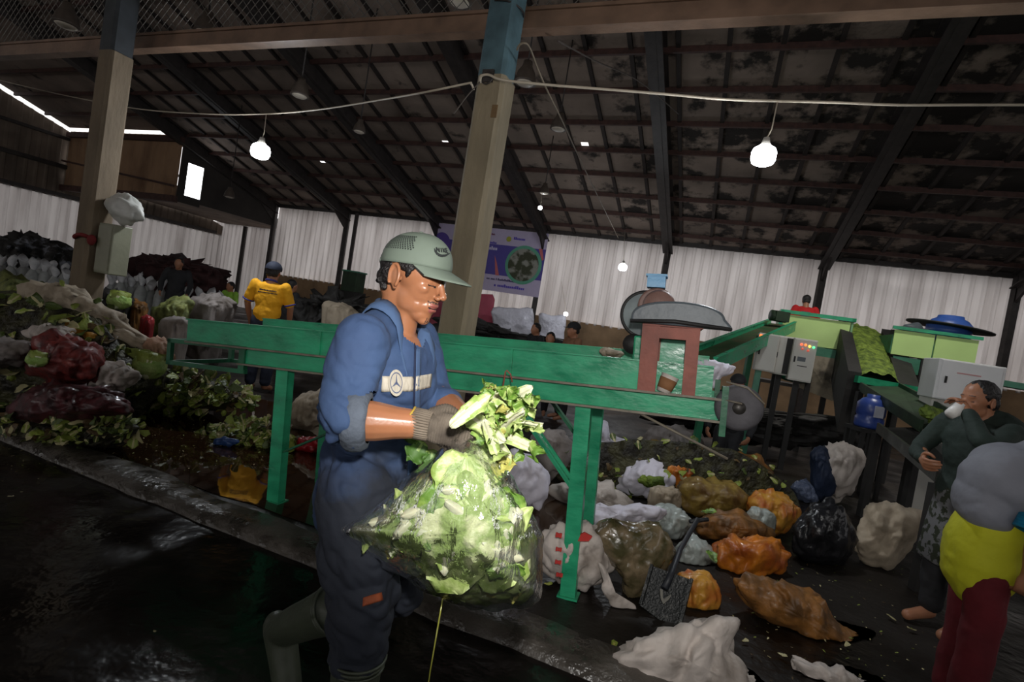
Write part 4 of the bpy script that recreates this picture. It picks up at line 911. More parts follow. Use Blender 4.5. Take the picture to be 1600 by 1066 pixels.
fs = [(i*nu+k, (i+1)*nu+k, (i+1)*nu+(k+1) % nu, i*nu+(k+1) % nu) for i in range(nv) for k in range(nu)]
mb.add(vs, fs, 0, True); crown = mb.build('crown', m_cap, capo)
sm = crown.modifiers.new('cloth', 'SOLIDIFY'); sm.thickness = .0018; sm.offset = -1
mb = MB(); n1, n2 = 24, 8; top = []
for j in range(n2+1):
    for i in range(n1+1):
        q = math.radians(-68+136*i/n1); t = j/n2
        bx = CR[0]*1.0*math.cos(q); by = CR[1]*1.0*math.sin(q)
        ext = t*.072*max(0, math.cos(q))**.7
        top.append(HT @ (CC+ct @ Vector((bx+ext, by*(1-.05*t), -.006-.42*ext-.10*by*by/.087*t))))
w = n1+1; dnv = HT.to_3x3() @ Vector((0, 0, -.0035)); m_ = len(top)
mb.add(top+[p+dnv for p in top], [(j*w+i, (j+1)*w+i, (j+1)*w+i+1, j*w+i+1) for j in range(n2) for i in range(n1)], 0, True)
base = 0
fs = [(m_+j*w+i+1, m_+(j+1)*w+i+1, m_+(j+1)*w+i, m_+j*w+i) for j in range(n2) for i in range(n1)]
for f in fs: mb.f.append(f); mb.m.append(1); mb.sm.append(True)
for i in range(n1): mb.f.append((n2*w+i, m_+n2*w+i, m_+n2*w+i+1, n2*w+i+1)); mb.m.append(0); mb.sm.append(False)
brim = mb.build('brim', [m_cap, m_capu], capo)
mb = MB(); HEc = [HT @ (CC+ct @ Vector((0, 0, CR[2]+.001)))]; mb.ell(HEc[0], (.007, .007, .004), R=RH); mb.build('button', m_cap, capo)
def cap_pt(q, th, off=.0016):             # q azimuth (0 front, negative = his right), th from the top
    d_ = Vector((math.sin(th)**.86*math.cos(q), math.sin(th)**.86*math.sin(q), math.cos(th))); sm_ = 1+(.03*math.cos(q)*math.sin(th)*math.cos(th)*2 if math.cos(q) > 0 else 0)
    p = Vector((d_.x*CR[0]*sm_, d_.y*CR[1]*sm_, d_.z*CR[2]*sm_)); n_ = Vector((p.x/CR[0]**2, p.y/CR[1]**2, p.z/CR[2]**2)).normalized()
    return HT @ (CC+ct @ (p+n_*off)), (RH @ ct) @ n_
mb = MB()
for q0, q1, t0, t1 in ((-128, -72, 40, 70), (-170, -140, 48, 74)):
    row = 0; t = t0
    while t < t1:
        q = q0+(4.6/2 if row % 2 else 0)+max(0, (t-t0))*(-.25)
        while q < q1:
            p, n_ = cap_pt(math.radians(q), math.radians(t), .0008); a = n_.orthogonal().normalized(); b = n_.cross(a)
            P = [p+(a*math.cos(k*math.pi/3)+b*math.sin(k*math.pi/3))*.0027 for k in range(6)]; mb.add(P, [(0, 1, 2, 3, 4, 5)]); q += 4.6
        t += 3.6; row += 1
tag(mb.build('vent_perforation', m_capd, capo), 'rows of dark vent holes', kind='stuff')
def capstrip(mb, pts, wd, off=.0014):
    P = [cap_pt(math.radians(a), math.radians(b), off) for a, b in pts]
    for i in range(len(P)-1):
        (p, n_), (q, m2_) = P[i], P[i+1]; s = (q-p).cross(n_).normalized(); w0, w1 = (wd[i]/2, wd[i+1]/2) if isinstance(wd, list) else (wd/2, wd/2)
        e = n_*.0012; mb.add([p-s*w0, p+s*w0, q+s*w1, q-s*w1, p-s*w0+e, p+s*w0+e, q+s*w1+e, q-s*w1+e], [(0,1,2,3),(7,6,5,4),(0,4,5,1),(1,5,6,2),(2,6,7,3),(3,7,4,0)])
mb = MB()       # the check-shaped mark and the four letters over it
capstrip(mb, [(-37, 60), (-36, 65), (-31, 70), (-24, 71), (-16, 69), (-7, 65), (2, 62)], [.001, .005, .008, .0075, .006, .004, .001])
lt = {'N': [[(0, 0), (0, 1)], [(0, 1), (1, 0)], [(1, 0), (1, 1)]], 'I': [[(.5, 0), (.5, 1)]], 'K': [[(0, 0), (0, 1)], [(1, 1), (0, .45)], [(.2, .5), (1, 0)]], 'E': [[(0, 0), (0, 1)], [(0, 0), (.9, 0)], [(0, .5), (.8, .5)], [(0, 1), (.9, 1)]]}
for k, chh in enumerate('NIKE'):
    for s in lt[chh]: capstrip(mb, [(-33+k*7.5+a*5.5, 65-k*.8-b*7.5) for a, b in s], .0032)
mb.build('front_mark', m_capd, capo)
mb = MB()
for k in range(14): capstrip(mb, [(-178+k*.1, 84), (-150, 90)][:2], .006) if k == 0 else None
capstrip(mb, [(-176, 86), (-162, 88), (-150, 90), (-138, 91)], .009); mb.build('rear_strap', m_cap, capo)
# blue coverall
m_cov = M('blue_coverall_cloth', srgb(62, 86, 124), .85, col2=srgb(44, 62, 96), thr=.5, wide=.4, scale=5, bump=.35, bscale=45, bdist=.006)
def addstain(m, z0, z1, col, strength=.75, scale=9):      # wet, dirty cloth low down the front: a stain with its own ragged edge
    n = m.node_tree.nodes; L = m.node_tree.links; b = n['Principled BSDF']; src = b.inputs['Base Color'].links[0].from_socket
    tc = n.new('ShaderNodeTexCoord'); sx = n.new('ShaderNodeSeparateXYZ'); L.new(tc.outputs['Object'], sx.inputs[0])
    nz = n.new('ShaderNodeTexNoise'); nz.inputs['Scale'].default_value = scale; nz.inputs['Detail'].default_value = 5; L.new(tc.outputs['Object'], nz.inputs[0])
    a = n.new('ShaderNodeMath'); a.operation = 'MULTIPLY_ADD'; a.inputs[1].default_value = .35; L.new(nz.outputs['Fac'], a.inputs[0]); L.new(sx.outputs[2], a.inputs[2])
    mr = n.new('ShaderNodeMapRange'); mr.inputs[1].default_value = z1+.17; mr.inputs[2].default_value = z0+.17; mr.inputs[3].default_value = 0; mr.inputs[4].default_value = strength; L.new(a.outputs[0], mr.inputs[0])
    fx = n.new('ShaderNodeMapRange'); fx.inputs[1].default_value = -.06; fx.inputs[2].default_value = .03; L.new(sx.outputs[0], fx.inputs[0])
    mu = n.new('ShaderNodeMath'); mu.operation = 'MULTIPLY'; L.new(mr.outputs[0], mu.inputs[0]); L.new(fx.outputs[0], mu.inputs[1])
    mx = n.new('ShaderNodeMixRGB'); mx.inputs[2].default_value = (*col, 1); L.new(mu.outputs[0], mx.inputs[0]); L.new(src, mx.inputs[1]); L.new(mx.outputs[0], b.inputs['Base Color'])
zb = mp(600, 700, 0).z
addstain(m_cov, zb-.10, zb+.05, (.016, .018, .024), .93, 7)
cb = MB()
mid = (sh_r+sh_l)/2
cb.ell(mid+Vector((.004, 0, -.115)), (.118, .160, .175), nu=22, nv=14)
cb.ell(mid+Vector((-.028, 0, -.04)), (.085, .160, .085), nu=20)
chain(cb, [sh_r+Vector((-.01, .015, 0)), mid+Vector((-.02, 0, .025)), sh_l+Vector((-.01, -.015, 0))], [.058, .070, .058], 16)
b1 = mid.lerp(pelv, .55)
cb.ell(b1, (.116, .150, .17), nu=22, nv=14); cb.ell(pelv+Vector((0, 0, .03)), (.120, .150, .17), nu=22, nv=14)
cb.ell(pelv+Vector((-.015, 0, -.06)), (.116, .142, .14), nu=22, nv=14)
chain(cb, [sh_r, sh_r.lerp(el_r, .5)+Vector((-.012, 0, 0)), el_r, el_r.lerp(wr_r, .12)], [.070, .070, .064, .060], 16)
chain(cb, [sh_l, sh_l.lerp(el_l, .5), el_l, el_l.lerp(wr_l, .35)], [.066, .064, .060, .056], 16)
lr = hip_r.lerp(knee_r, .5); shr = knee_r.lerp(ank_r, .35)
chain(cb, [hip_r+Vector((-.01, 0, 0)), lr, knee_r, knee_r.lerp(ank_r, .42)], [.108, .108, .094, .078], 18)
chain(cb, [hip_l, hip_l.lerp(knee_l, .5), knee_l, knee_l.lerp(ank_l, .35)], [.105, .100, .086, .070], 18)
def covdisp(p, n_):
    a = 0
    # long soft folds, stronger at the elbow, waist and knees
    k = .12+math.exp(-((p-el_r).length/.12)**2)*1.1+math.exp(-((p.z-(pelv.z+.12))/.10)**2)*.45+(.6 if p.z < pelv.z-.12 else 0)
    q = Vector((p.x*8+2*p.z, p.y*8, p.z*12+4*p.x)); r1 = abs(noise.noise(q*.9+Vector((3, 1, 0)))); r2 = abs(noise.noise(q*2.0+Vector((1, 8, 2))))
    a = .016*min(.35, r1)/.35+.008*min(.3, r2)/.3-.012
    return p+n_*(a*min(1.6, k+.25)+.002*fbm(p*14))
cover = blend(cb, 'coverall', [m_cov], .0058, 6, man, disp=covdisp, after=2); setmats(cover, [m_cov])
# open neckline: cut the cloth away around the neck so the skin shows
def delete_where(o, fn):
    bm = bmesh.new(); bm.from_mesh(o.data); bmesh.ops.delete(bm, geom=[f for f in bm.faces if fn(f.calc_center_median())], context='FACES'); bm.to_mesh(o.data); bm.free(); o.data.update()
nk = neck1; 
delete_where(cover, lambda c: ((c-(nk+Vector((.02, 0, 0)))).x/.075)**2+((c-nk).y/.062)**2 < 1 and c.z > nk.z-.09-(c.x-nk.x)*.25)
# right sleeve mouth and trouser ends are cut square
dR = (wr_r-el_r).normalized(); cut = el_r+dR*.035
delete_where(cover, lambda c: (c-cut).dot(dR) > 0 and (c-el_r).length < .13 and (c-(cut+dR*((c-cut).dot(dR)))).length < .075 and c.y < -.135)
def bvh_of(o):
    me = o.data; return BVHTree.FromPolygons([v.co.copy() for v in me.vertices], [tuple(p.vertices) for p in me.polygons])
CB_ = bvh_of(cover); CAMP = MI @ Vector((0, 0, CAMH))
def onsurf(bv, px, py, off=.002):
    r_ = (MI.to_3x3() @ ray(px, py)).normalized(); h = bv.ray_cast(CAMP, r_)
    if h[0] is None: return None
    n_ = h[1] if h[1].dot(r_) < 0 else -h[1]
    return h[0]+n_*off, n_
def surfgrid(bv, name, corners, nx, ny, m, parent, off=.002, th=.002, fnm=None):
    """cloth patch lying on the surface, corners TL TR BR BL as seen in the photograph"""
    TL_, TR_, BR_, BL_ = [Vector((*c, 0)) for c in corners]; top = []; ok = []
    last = None
    for j in range(ny+1):
        for i in range(nx+1):
            p = TL_.lerp(TR_, i/nx).lerp(BL_.lerp(BR_, i/nx), j/ny); h = onsurf(bv, p.x, p.y, off)
            if h is None: h = last or (Vector((0, 0, 0)), Vector((0, 0, 1)))
            last = h; top.append(h)
    w = nx+1; N_ = len(top); vs = [h[0] for h in top]+[h[0]-h[1]*th for h in top]; fs = []
    for j in range(ny):
        for i in range(nx): a, b, c, d_ = j*w+i, j*w+i+1, (j+1)*w+i+1, (j+1)*w+i; fs += [(a, b, c, d_), (N_+d_, N_+c, N_+b, N_+a)]
    for i in range(nx): fs += [(i+1, i, N_+i, N_+i+1), (ny*w+i, ny*w+i+1, N_+ny*w+i+1, N_+ny*w+i)]
    for j in range(ny): fs += [(j*w, (j+1)*w, N_+(j+1)*w, N_+j*w), ((j+1)*w+nx, j*w+nx, N_+j*w+nx, N_+(j+1)*w+nx)]
    mb = MB(); mb.add(vs, fs, 0, True); return mb.build(name, m, parent)
m_strip = M('worn_silver_stripe', srgb(188, 180, 164), .55, var=.14, scale=18, bump=.3, stretch=(1, 1, .3))
surfgrid(CB_, 'chest_stripe', [(597, 588), (645, 589), (645, 611), (596, 612)], 12, 5, m_strip, cover, .003)
surfgrid(CB_, 'chest_stripe', [(649, 588), (674, 584), (672, 605), (648, 611)], 8, 5, m_strip, cover, .003)
# round emblem: a ring with a three-pointed star
e0 = onsurf(CB_, 617, 599, .006); en = (e0[1]+Vector((0, 0, 0))).normalized(); ez = Vector((0, 0, 1)); ex = ez.cross(en).normalized(); ey = en.cross(ex)
def edisc(mb, r0, r1, off, n=36):
    P = []
    for k in range(n):
        q = 2*math.pi*k/n; d_ = ex*math.cos(q)*.62+ey*math.sin(q)
        P += [e0[0]+d_*r0*1.0+en*off, e0[0]+d_*r1+en*off]
    mb.add(P, [(2*k, 2*k+1, (2*k+3) % (2*n), (2*k+2) % (2*n)) for k in range(n)])
emb = MB(); edisc(emb, .0001, .036, .002); eo = emb.build('emblem_patch', m_strip, cover)
m_embd = M('emblem_grey_blue', srgb(84, 94, 124), .6)
mb = MB(); edisc(mb, .0255, .0285, .003); mb.build('emblem_ring', m_embd, eo)
mb = MB()
for a in (90, 210, 330):
    q = math.radians(a); d_ = ex*math.cos(q)*.62+ey*math.sin(q); s_ = (ex*-math.sin(q)*.62+ey*math.cos(q)); c_ = e0[0]+en*.0035
    mb.add([c_-s_*.004, c_+d_*.026, c_+s_*.004], [(0, 1, 2)])
mb.build('emblem_star', m_embd, eo)
# zip placket, collar, shoulder seams, pocket, knee stain
m_covd = M('dark_blue_seam', srgb(26, 36, 66), .8)
m_covl = M('placket_blue_cloth', srgb(68, 92, 128), .85, var=.1, bump=.2)
surfgrid(CB_, 'zip_placket', [(649, 532), (657, 532), (655, 700), (645, 700)], 3, 24, m_covl, cover, .003)
surfgrid(CB_, 'zip', [(647, 530), (649.5, 530), (645.5, 700), (643, 700)], 1, 24, m_covd, cover, .004)
surfgrid(CB_, 'orange_stain', [(568, 934), (596, 926), (598, 938), (566, 948)], 6, 4, M('orange_stain_cloth', srgb(150, 74, 40), .8, var=.3, scale=20), cover, .002)
m_cuff = M('grey_turned_cuff', srgb(84, 92, 104), .85, var=.2, scale=14, bump=.3)
mb = MB()
q0 = el_r+dR*.012; 
RR = [.062, .071, .074, .071, .063, .052]; T_ = [-.012, -.002, .014, .034, .046, .046]
R_ = frame(dR, (0, 0, 1)); vs = []
for a, r_ in zip(T_, RR):
    for k in range(32):
        q = 2*math.pi*k/32; p = q0+dR*a+R_ @ Vector((0, math.cos(q)*r_, math.sin(q)*r_*1.08)); p += (p-q0).normalized()*.005*noise.noise(p*30); vs.append(p)
mb.add(vs, [(i*32+k, i*32+(k+1) % 32, (i+1)*32+(k+1) % 32, (i+1)*32+k) for i in range(5) for k in range(32)], 0, True); mb.build('rolled_cuff', m_cuff, cover)
# collar: band with two pointed wings
mb = MB(); vs = []; n1 = 30
cc = nk+Vector((-.010, 0, .022))
for i in range(n1+1):
    q = math.radians(-158+316*i/n1); f = abs(i/n1-.5)*2            # 0 at nape, 1 at the front tips
    cx_, cy_ = math.cos(q), math.sin(q)
    rin = Vector((-.068*cx_+.004, .068*cy_, .046-.085*f**1.6)); 
    top = rin+Vector((0, 0, .008))
    def lie(r_, off):
        x_, y_ = cc.x-r_*cx_+.004, cc.y+r_*cy_*1.03; h_ = CB_.ray_cast(Vector((x_, y_, cc.z+.2)), Vector((0, 0, -1))); return Vector((x_, y_, (h_[0].z if h_[0] else cc.z-.02)+off))-cc
    out = Vector((-.100*cx_+.004+.010*f, .104*cy_, -.006-.085*f**1.7))
    drop = .012+.020*(f**6)
    m1_ = lie(.090+.004*f, .016); m2_ = lie(.107+.026*f**8, .007); rin.z = max(rin.z, m1_.z+.004) if f < .8 else m1_.z+.002; top = rin+Vector((-.004*cx_, .004*cy_, .008))
    vs += [cc+rin+Vector((0, 0, -.03)), cc+rin, cc+top, cc+m1_, cc+m2_]
fs = [(i*5+k, (i+1)*5+k, (i+1)*5+k+1, i*5+k+1) for i in range(n1) for k in range(4)]
mb.add(vs, fs, 0, True); co = mb.build('collar', m_covl, cover); sm = co.modifiers.new('cloth', 'SOLIDIFY'); sm.thickness = .004; sm.offset = 1
# gloves
m_glove = M('dirty_knit_glove', srgb(112, 102, 90), .9, col2=srgb(66, 58, 50), thr=.5, wide=.35, scale=9, bump=.6, bscale=130, bdist=.003)
for hd in (hdR, hdL):
    gb = MB(); hand(gb, *hd, grow=.0018, fr=.0088); w0 = Vector(hd[0]); pd = Vector(hd[1]).normalized()
    chain(gb, [w0-pd*.022, w0+pd*.01], [.031, .033], 16)
    gl_ = blend(gb, 'glove', [m_glove], .0024, 1, man, disp=lambda p, n_: p+n_*.0012*math.sin(p.x*900+p.y*500)); setmats(gl_, [m_glove])
    if hd is hdR:
        RRx = frame(pd, (0, 0, 1)); mb = MB()
        P = [w0-pd*.030+RRx @ Vector((.002*math.sin(4*q), math.cos(q)*.037, math.sin(q)*.038)) for q in [i*math.pi/14 for i in range(29)]]
        mb.tube(P, .0034, 6); mb.build('yellow_cuff_edge', M('yellow_thread', srgb(190, 160, 60), .7), gl_)
        mb = MB()
        for k in range(34):
            q = 2*math.pi*k/34; d_ = RRx @ Vector((0, math.cos(q), math.sin(q)))
            mb.tube([w0-pd*.030+d_*.0365, w0+d_*.0360, w0+pd*.020+d_*.0345], .0034, 6)
        tag(mb.build('knit_rib', M('knit_rib_yarn', srgb(122, 110, 96), .9), gl_), kind='stuff')
# rubber boots
m_boot = M('grey_green_rubber_boot', srgb(70, 76, 62), .45, var=.2, scale=8, bump=.15)
def boot(top, ank, toe, rt, label):
    bt = MB(); top, ank, toe = Vector(top), Vector(ank), Vector(toe); d_ = (toe-ank)
    chain(bt, [top, top.lerp(ank, .5), ank], [rt, rt*.86, rt*.72], 18)
    chain(bt, [ank, ank.lerp(toe, .5), toe], [rt*.74, rt*.66, rt*.60], 16)
    chain(bt, [ank-d_.normalized()*.025+(ank-top).normalized()*.02, ank+(ank-top).normalized()*.03], [rt*.6, rt*.58], 12)
    o = blend(bt, 'boot', [m_boot], .005, 4, man); setmats(o, [m_boot])
    ax = (top-ank).normalized(); R_ = frame(ax, (1, 0, 0)); mb = MB()
    for k, (a, r_) in enumerate(((0.0, rt+.006), (-.012, rt+.003), (-.024, rt+.002))):
        mb.tube([top+ax*(a+rt*.35)+R_ @ Vector((0, math.cos(q)*r_, math.sin(q)*r_)) for q in [i*math.pi/14 for i in range(29)]], .004, 6)
    tag(mb.build('boot_rim', m_boot, o), kind='stuff'); return o
bt_top = knee_r.lerp(ank_r, .56); boot(bt_top, (ank_r.x-.005, ank_r.y, .10), (ank_r.x+.14, ank_r.y, .055), .066, '')
bl_top = mp(520, 952, .105); bl_a = mp(438, 985, .11); bl_toe = mp(452, 1090, .115); boot(bl_top, bl_a, bl_toe, .080, '')
# ================================================================ THE CLEAR BAG AND THE STALKS IN HAND
BAGO = [(716, 694), (690, 710), (655, 738), (612, 772), (572, 806), (538, 828), (552, 846), (600, 880), (645, 906), (690, 934), (735, 948), (785, 950), (830, 940), (842, 905), (842, 850), (832, 812), (806, 764), (782, 728), (756, 700), (738, 690)]
BD = 1.33
bag = thing('plastic_bag', 'clear plastic bag bulging with cabbage leaves held by the man in blue', 'bag', at(735, 850, BD))
mb = MB(); inflate(mb, BAGO, BD, .155, wr=.012, wf=16, seed=3, rings=22, k=6, pw=.55, cen=(722, 835), crease=.022, grow=.03)
fo = mb.build('film', m_film, bag); fo.data.transform(Matrix.Translation(-bag.location))
mb = MB()
gq = MT @ GR
P = [at(728, 640, BD+.02), at(724, 672, BD+.03), at(722, 690, BD+.03), at(724, 705, BD), at(726, 724, BD)]
for k in range(9):       # gathered neck: folds running out of the fist
    q = 2*math.pi*k/9; e = Vector((math.cos(q), math.sin(q), 0)); mb.tube([P[1]+e*.010, P[2]+e*.012, P[3]+e*.028, P[4]+e*.05], [.008, .009, .010, .006], 8)
no = mb.build('gathered_neck', m_film, bag); no.data.transform(Matrix.Translation(-bag.location)); tag(no, kind='stuff')
rr = random.Random(11); mb = MB()
inflate(mb, BAGO, BD, .132, wr=.012, wf=30, seed=9, rings=20, k=6, cen=(722, 840), grow=-.05, mi=5, crease=.03)
C0 = Vector((0, 0, CAMH))
OS = closed_smooth(BAGO, 3)
def inpoly(x, y, P):
    c = False; j = len(P)-1
    for i in range(len(P)):
        if (P[i][1] > y) != (P[j][1] > y) and x < (P[j][0]-P[i][0])*(y-P[i][1])/(P[j][1]-P[i][1])+P[i][0]: c = not c
        j = i
    return c
def bagpt(rr, back=False):
    while True:
        x, y = rr.uniform(540, 840), rr.uniform(715, 948)
        if inpoly(x, y, OS): break
    # how far inside: distance to outline
    dm = min(math.hypot(x-a, y-b) for a, b in OS); t = min(1, dm/105); off = .128*math.sqrt(1-(1-t)**2)
    return x, y, off, at(x, y, BD+(off if back else -off)*.93)
pieces = []
ccx, ccy = 722, 840
for k in range(210):
    x, y, off, p = bagpt(rr, k % 6 == 0)
    dm = min(math.hypot(x-a, y-b) for a, b in OS)
    if dm < 9: continue
    e_ = max(0, 1-dm/75); rd = Vector((x-ccx, 0, -(y-ccy))).normalized()
    n_ = (Vector((0, -1 if k % 6 else 1, 0))+rd*1.4*e_+Vector((rr.uniform(-.25, .25), 0, rr.uniform(-.25, .25)))).normalized()
    t_ = n_.orthogonal().normalized(); t_.rotate(Matrix.Rotation(rr.uniform(0, 6.28), 3, n_)); R = frame(t_, n_)
    L_ = rr.uniform(.08, .19); c = rr.random(); p = p-n_*rr.uniform(0, .012)
    if dm < 42: L_ = rr.uniform(.035, .06)
    mi = (0, 1) if c < .30 else (0, 2) if c < .42 else (3, 3) if c < .50 else (1, 1) if c < .80 else (2, 2) if c < .97 or L_ > .09 else (4, 4)
    leaf(mb, p-t_*L_*.5, R, L_, L_*rr.uniform(.55, .85), curl=rr.uniform(-.9, .1), cup=rr.uniform(-.35, .05), seed=k, ruffle=.22, nu=12, nv=10, taper=.10, rib=rr.choice((.08, .12, .2, .45)), mi=mi, thick=.004)
m_pack = M('packed_cabbage', srgb(138, 162, 80), .5, col2=srgb(198, 204, 154), thr=.55, wide=.12, scale=16, bump=.9, bscale=40, bdist=.012)
o = mb.build('cabbage_leaves', [m_rib, m_leafg, m_leafd, m_leafy, m_rot, m_pack], origin=tuple(at(735, 850, BD)))
tag(o, 'pile of torn cabbage leaves packed inside the clear bag', 'cabbage leaves', kind='stuff')
def stalk(a, b, w, label, seed, grp='cabbage stalks held in the gloved hand', curl=.4, up=(0, -1, .4), mats=None, ruffle=.2, rib=.32, thick=.009, taper=.38, cup=.35, name='cabbage_stalk'):
    a, b = Vector(a), Vector(b); mb = MB(); L_ = (b-a).length*1.08
    leaf(mb, Vector((0, 0, 0)), frame(b-a, up), L_, w, curl=curl, cup=cup, seed=seed, ruffle=ruffle, nu=14, nv=10, rib=rib, taper=taper, thick=thick)
    return tag(mb.build(name, mats or [m_rib, m_leafg], origin=None, loc=a), label, 'cabbage stalk', grp)
lbg = 'pale cabbage stalk with frilled green edge among the bunch in the gloved hand'
for i, (x0, y0, d0, x1, y1, d1, w, cu, lb) in enumerate([
    (704, 668, 1.13, 762, 618, 1.19, .075, -.3, 'thick white cabbage stalk lying over the back of the glove, cut end to the left'),
    (848, 664, 1.24, 775, 648, 1.34, .060, .4, 'cabbage stalk whose white cut end points furthest right from the bunch'),
    (832, 604, 1.26, 765, 640, 1.36, .080, -.5, 'broad pale cabbage stalk at the top right of the bunch'),
    (838, 628, 1.32, 775, 650, 1.38, .070, .5, lbg), (806, 606, 1.36, 752, 650, 1.40, .075, .4, lbg), (820, 660, 1.22, 760, 636, 1.32, .070, .6, lbg),
    (838, 702, 1.25, 762, 668, 1.33, .075, -.4, 'white cabbage stalk pointing down right at the bottom of the bunch'), (800, 716, 1.27, 756, 660, 1.34, .070, .5, lbg), (775, 720, 1.30, 748, 664, 1.36, .060, .4, lbg),
    (790, 690, 1.21, 742, 650, 1.31, .080, .6, lbg), (770, 628, 1.25, 722, 672, 1.33, .065, .3, lbg), (745, 640, 1.28, 715, 680, 1.36, .060, .4, lbg),
    (818, 640, 1.19, 768, 668, 1.30, .080, .7, lbg), (785, 612, 1.30, 738, 648, 1.37, .075, -.5, lbg), (800, 672, 1.33, 750, 690, 1.38, .070, .5, lbg), (757, 655, 1.20, 775, 700, 1.29, .060, .5, lbg)]):
    stalk(at(x0, y0, d0+.06), at(x1, y1, d1+.02), w*.60, lb, i+3, curl=cu*.8, up=(math.sin(i*1.7)*.7, -1, math.cos(i*2.3)*.7), ruffle=.34, thick=.0085, rib=.46, taper=.5)
# frilly loose green leaves of the bunch, poking out between the stalks
rr = random.Random(21)
for i in range(64):
    x, y = rr.gauss(778, 26), rr.gauss(655, 28); x = min(max(x, 752), 838); y = min(max(y, 606), 722)
    a = at(x, y, rr.uniform(1.27, 1.42)); dv = Vector((rr.uniform(-.3, 1), rr.uniform(-.5, .5), rr.uniform(-.8, .9))).normalized()*rr.uniform(.022, .052)
    stalk(a, a+dv, rr.uniform(.03, .055), 'small frilled green leaf tucked between the stalks in the gloved hand', 50+i, 'loose frilled leaves in the bunch', curl=rr.uniform(-1.2, 1.2), up=(rr.uniform(-1, 1), -1, rr.uniform(-1, 1)), mats=[m_leafg, rr.choice([m_leafg, m_leafd, m_leafd, m_leafy])], ruffle=.7, rib=.12, thick=.0015, taper=.4, name='cabbage_leaf')
for i, (x, y, dx, dz) in enumerate([(662, 690, -.02, -.05), (668, 700, -.035, -.03), (675, 702, .01, -.05), (655, 686, -.04, .01)]):
    a = at(x, y, 1.40); stalk(a, a+Vector((dx, -.01, dz)), .05, 'dark green leaf poking out below the glove cuff', 90+i, 'dark leaves below the glove', mats=[m_leafd, M('deep_green_leaf', srgb(62, 96, 34), .6, var=.3)], ruffle=.5, rib=.1, thick=.0012, taper=.6, name='cabbage_leaf')
# pale chunks seen through the film
for i, (x, y, L_, ang, lb) in enumerate([(715, 797, .07, -25, 'white cabbage stalk piece in the middle of the clear bag'), (775, 860, .13, -8, 'large white cabbage base low in the right half of the clear bag'), (702, 765, .035, 20, 'squarish white stalk piece high in the clear bag'),
        (592, 815, .05, 20, 'yellowish stalk end in the left corner of the clear bag'), (625, 830, .05, 60, 'pale stalk end next to the left corner of the clear bag'), (660, 795, .11, 32, 'long thin white rib lying across the left of the clear bag'), (800, 820, .07, 80, 'pale rounded cabbage base at the right side of the clear bag')]):
    dm = min(math.hypot(x-a, y-b) for a, b in OS); t = min(1, dm/105); off = .135*math.sqrt(1-(1-t)**2); c = at(x, y, BD-off)
    q = math.radians(ang); dv = Vector((math.cos(q), -.1, math.sin(q)))
    stalk(c-dv*L_/2, c+dv*L_/2, .030 if L_ < .1 and i != 6 else .038, lb, 120+i, None, curl=-.5, cup=-.7, ruffle=.10, rib=1.2, thick=.008, taper=.55, mats=[m_rib, m_rib])
# thread of liquid dripping from the bag
P0 = at(692, 934, BD+.02); mb = MB(); mb.tube([Vector((0, 0, 0)), Vector((-.002, 0, -.2)), Vector((.003, 0, -.5)), Vector((0, 0, -(P0.z-.01)))], [.0022, .0018, .0013, .0016], 8)
tag(mb.build('dripping_liquid', M('yellow_cabbage_liquid', srgb(170, 170, 70), .1, var=.05, bump=0, spec=.8), origin=None, loc=P0), 'thin yellowish thread of liquid dripping from the bottom of the bag', 'liquid')
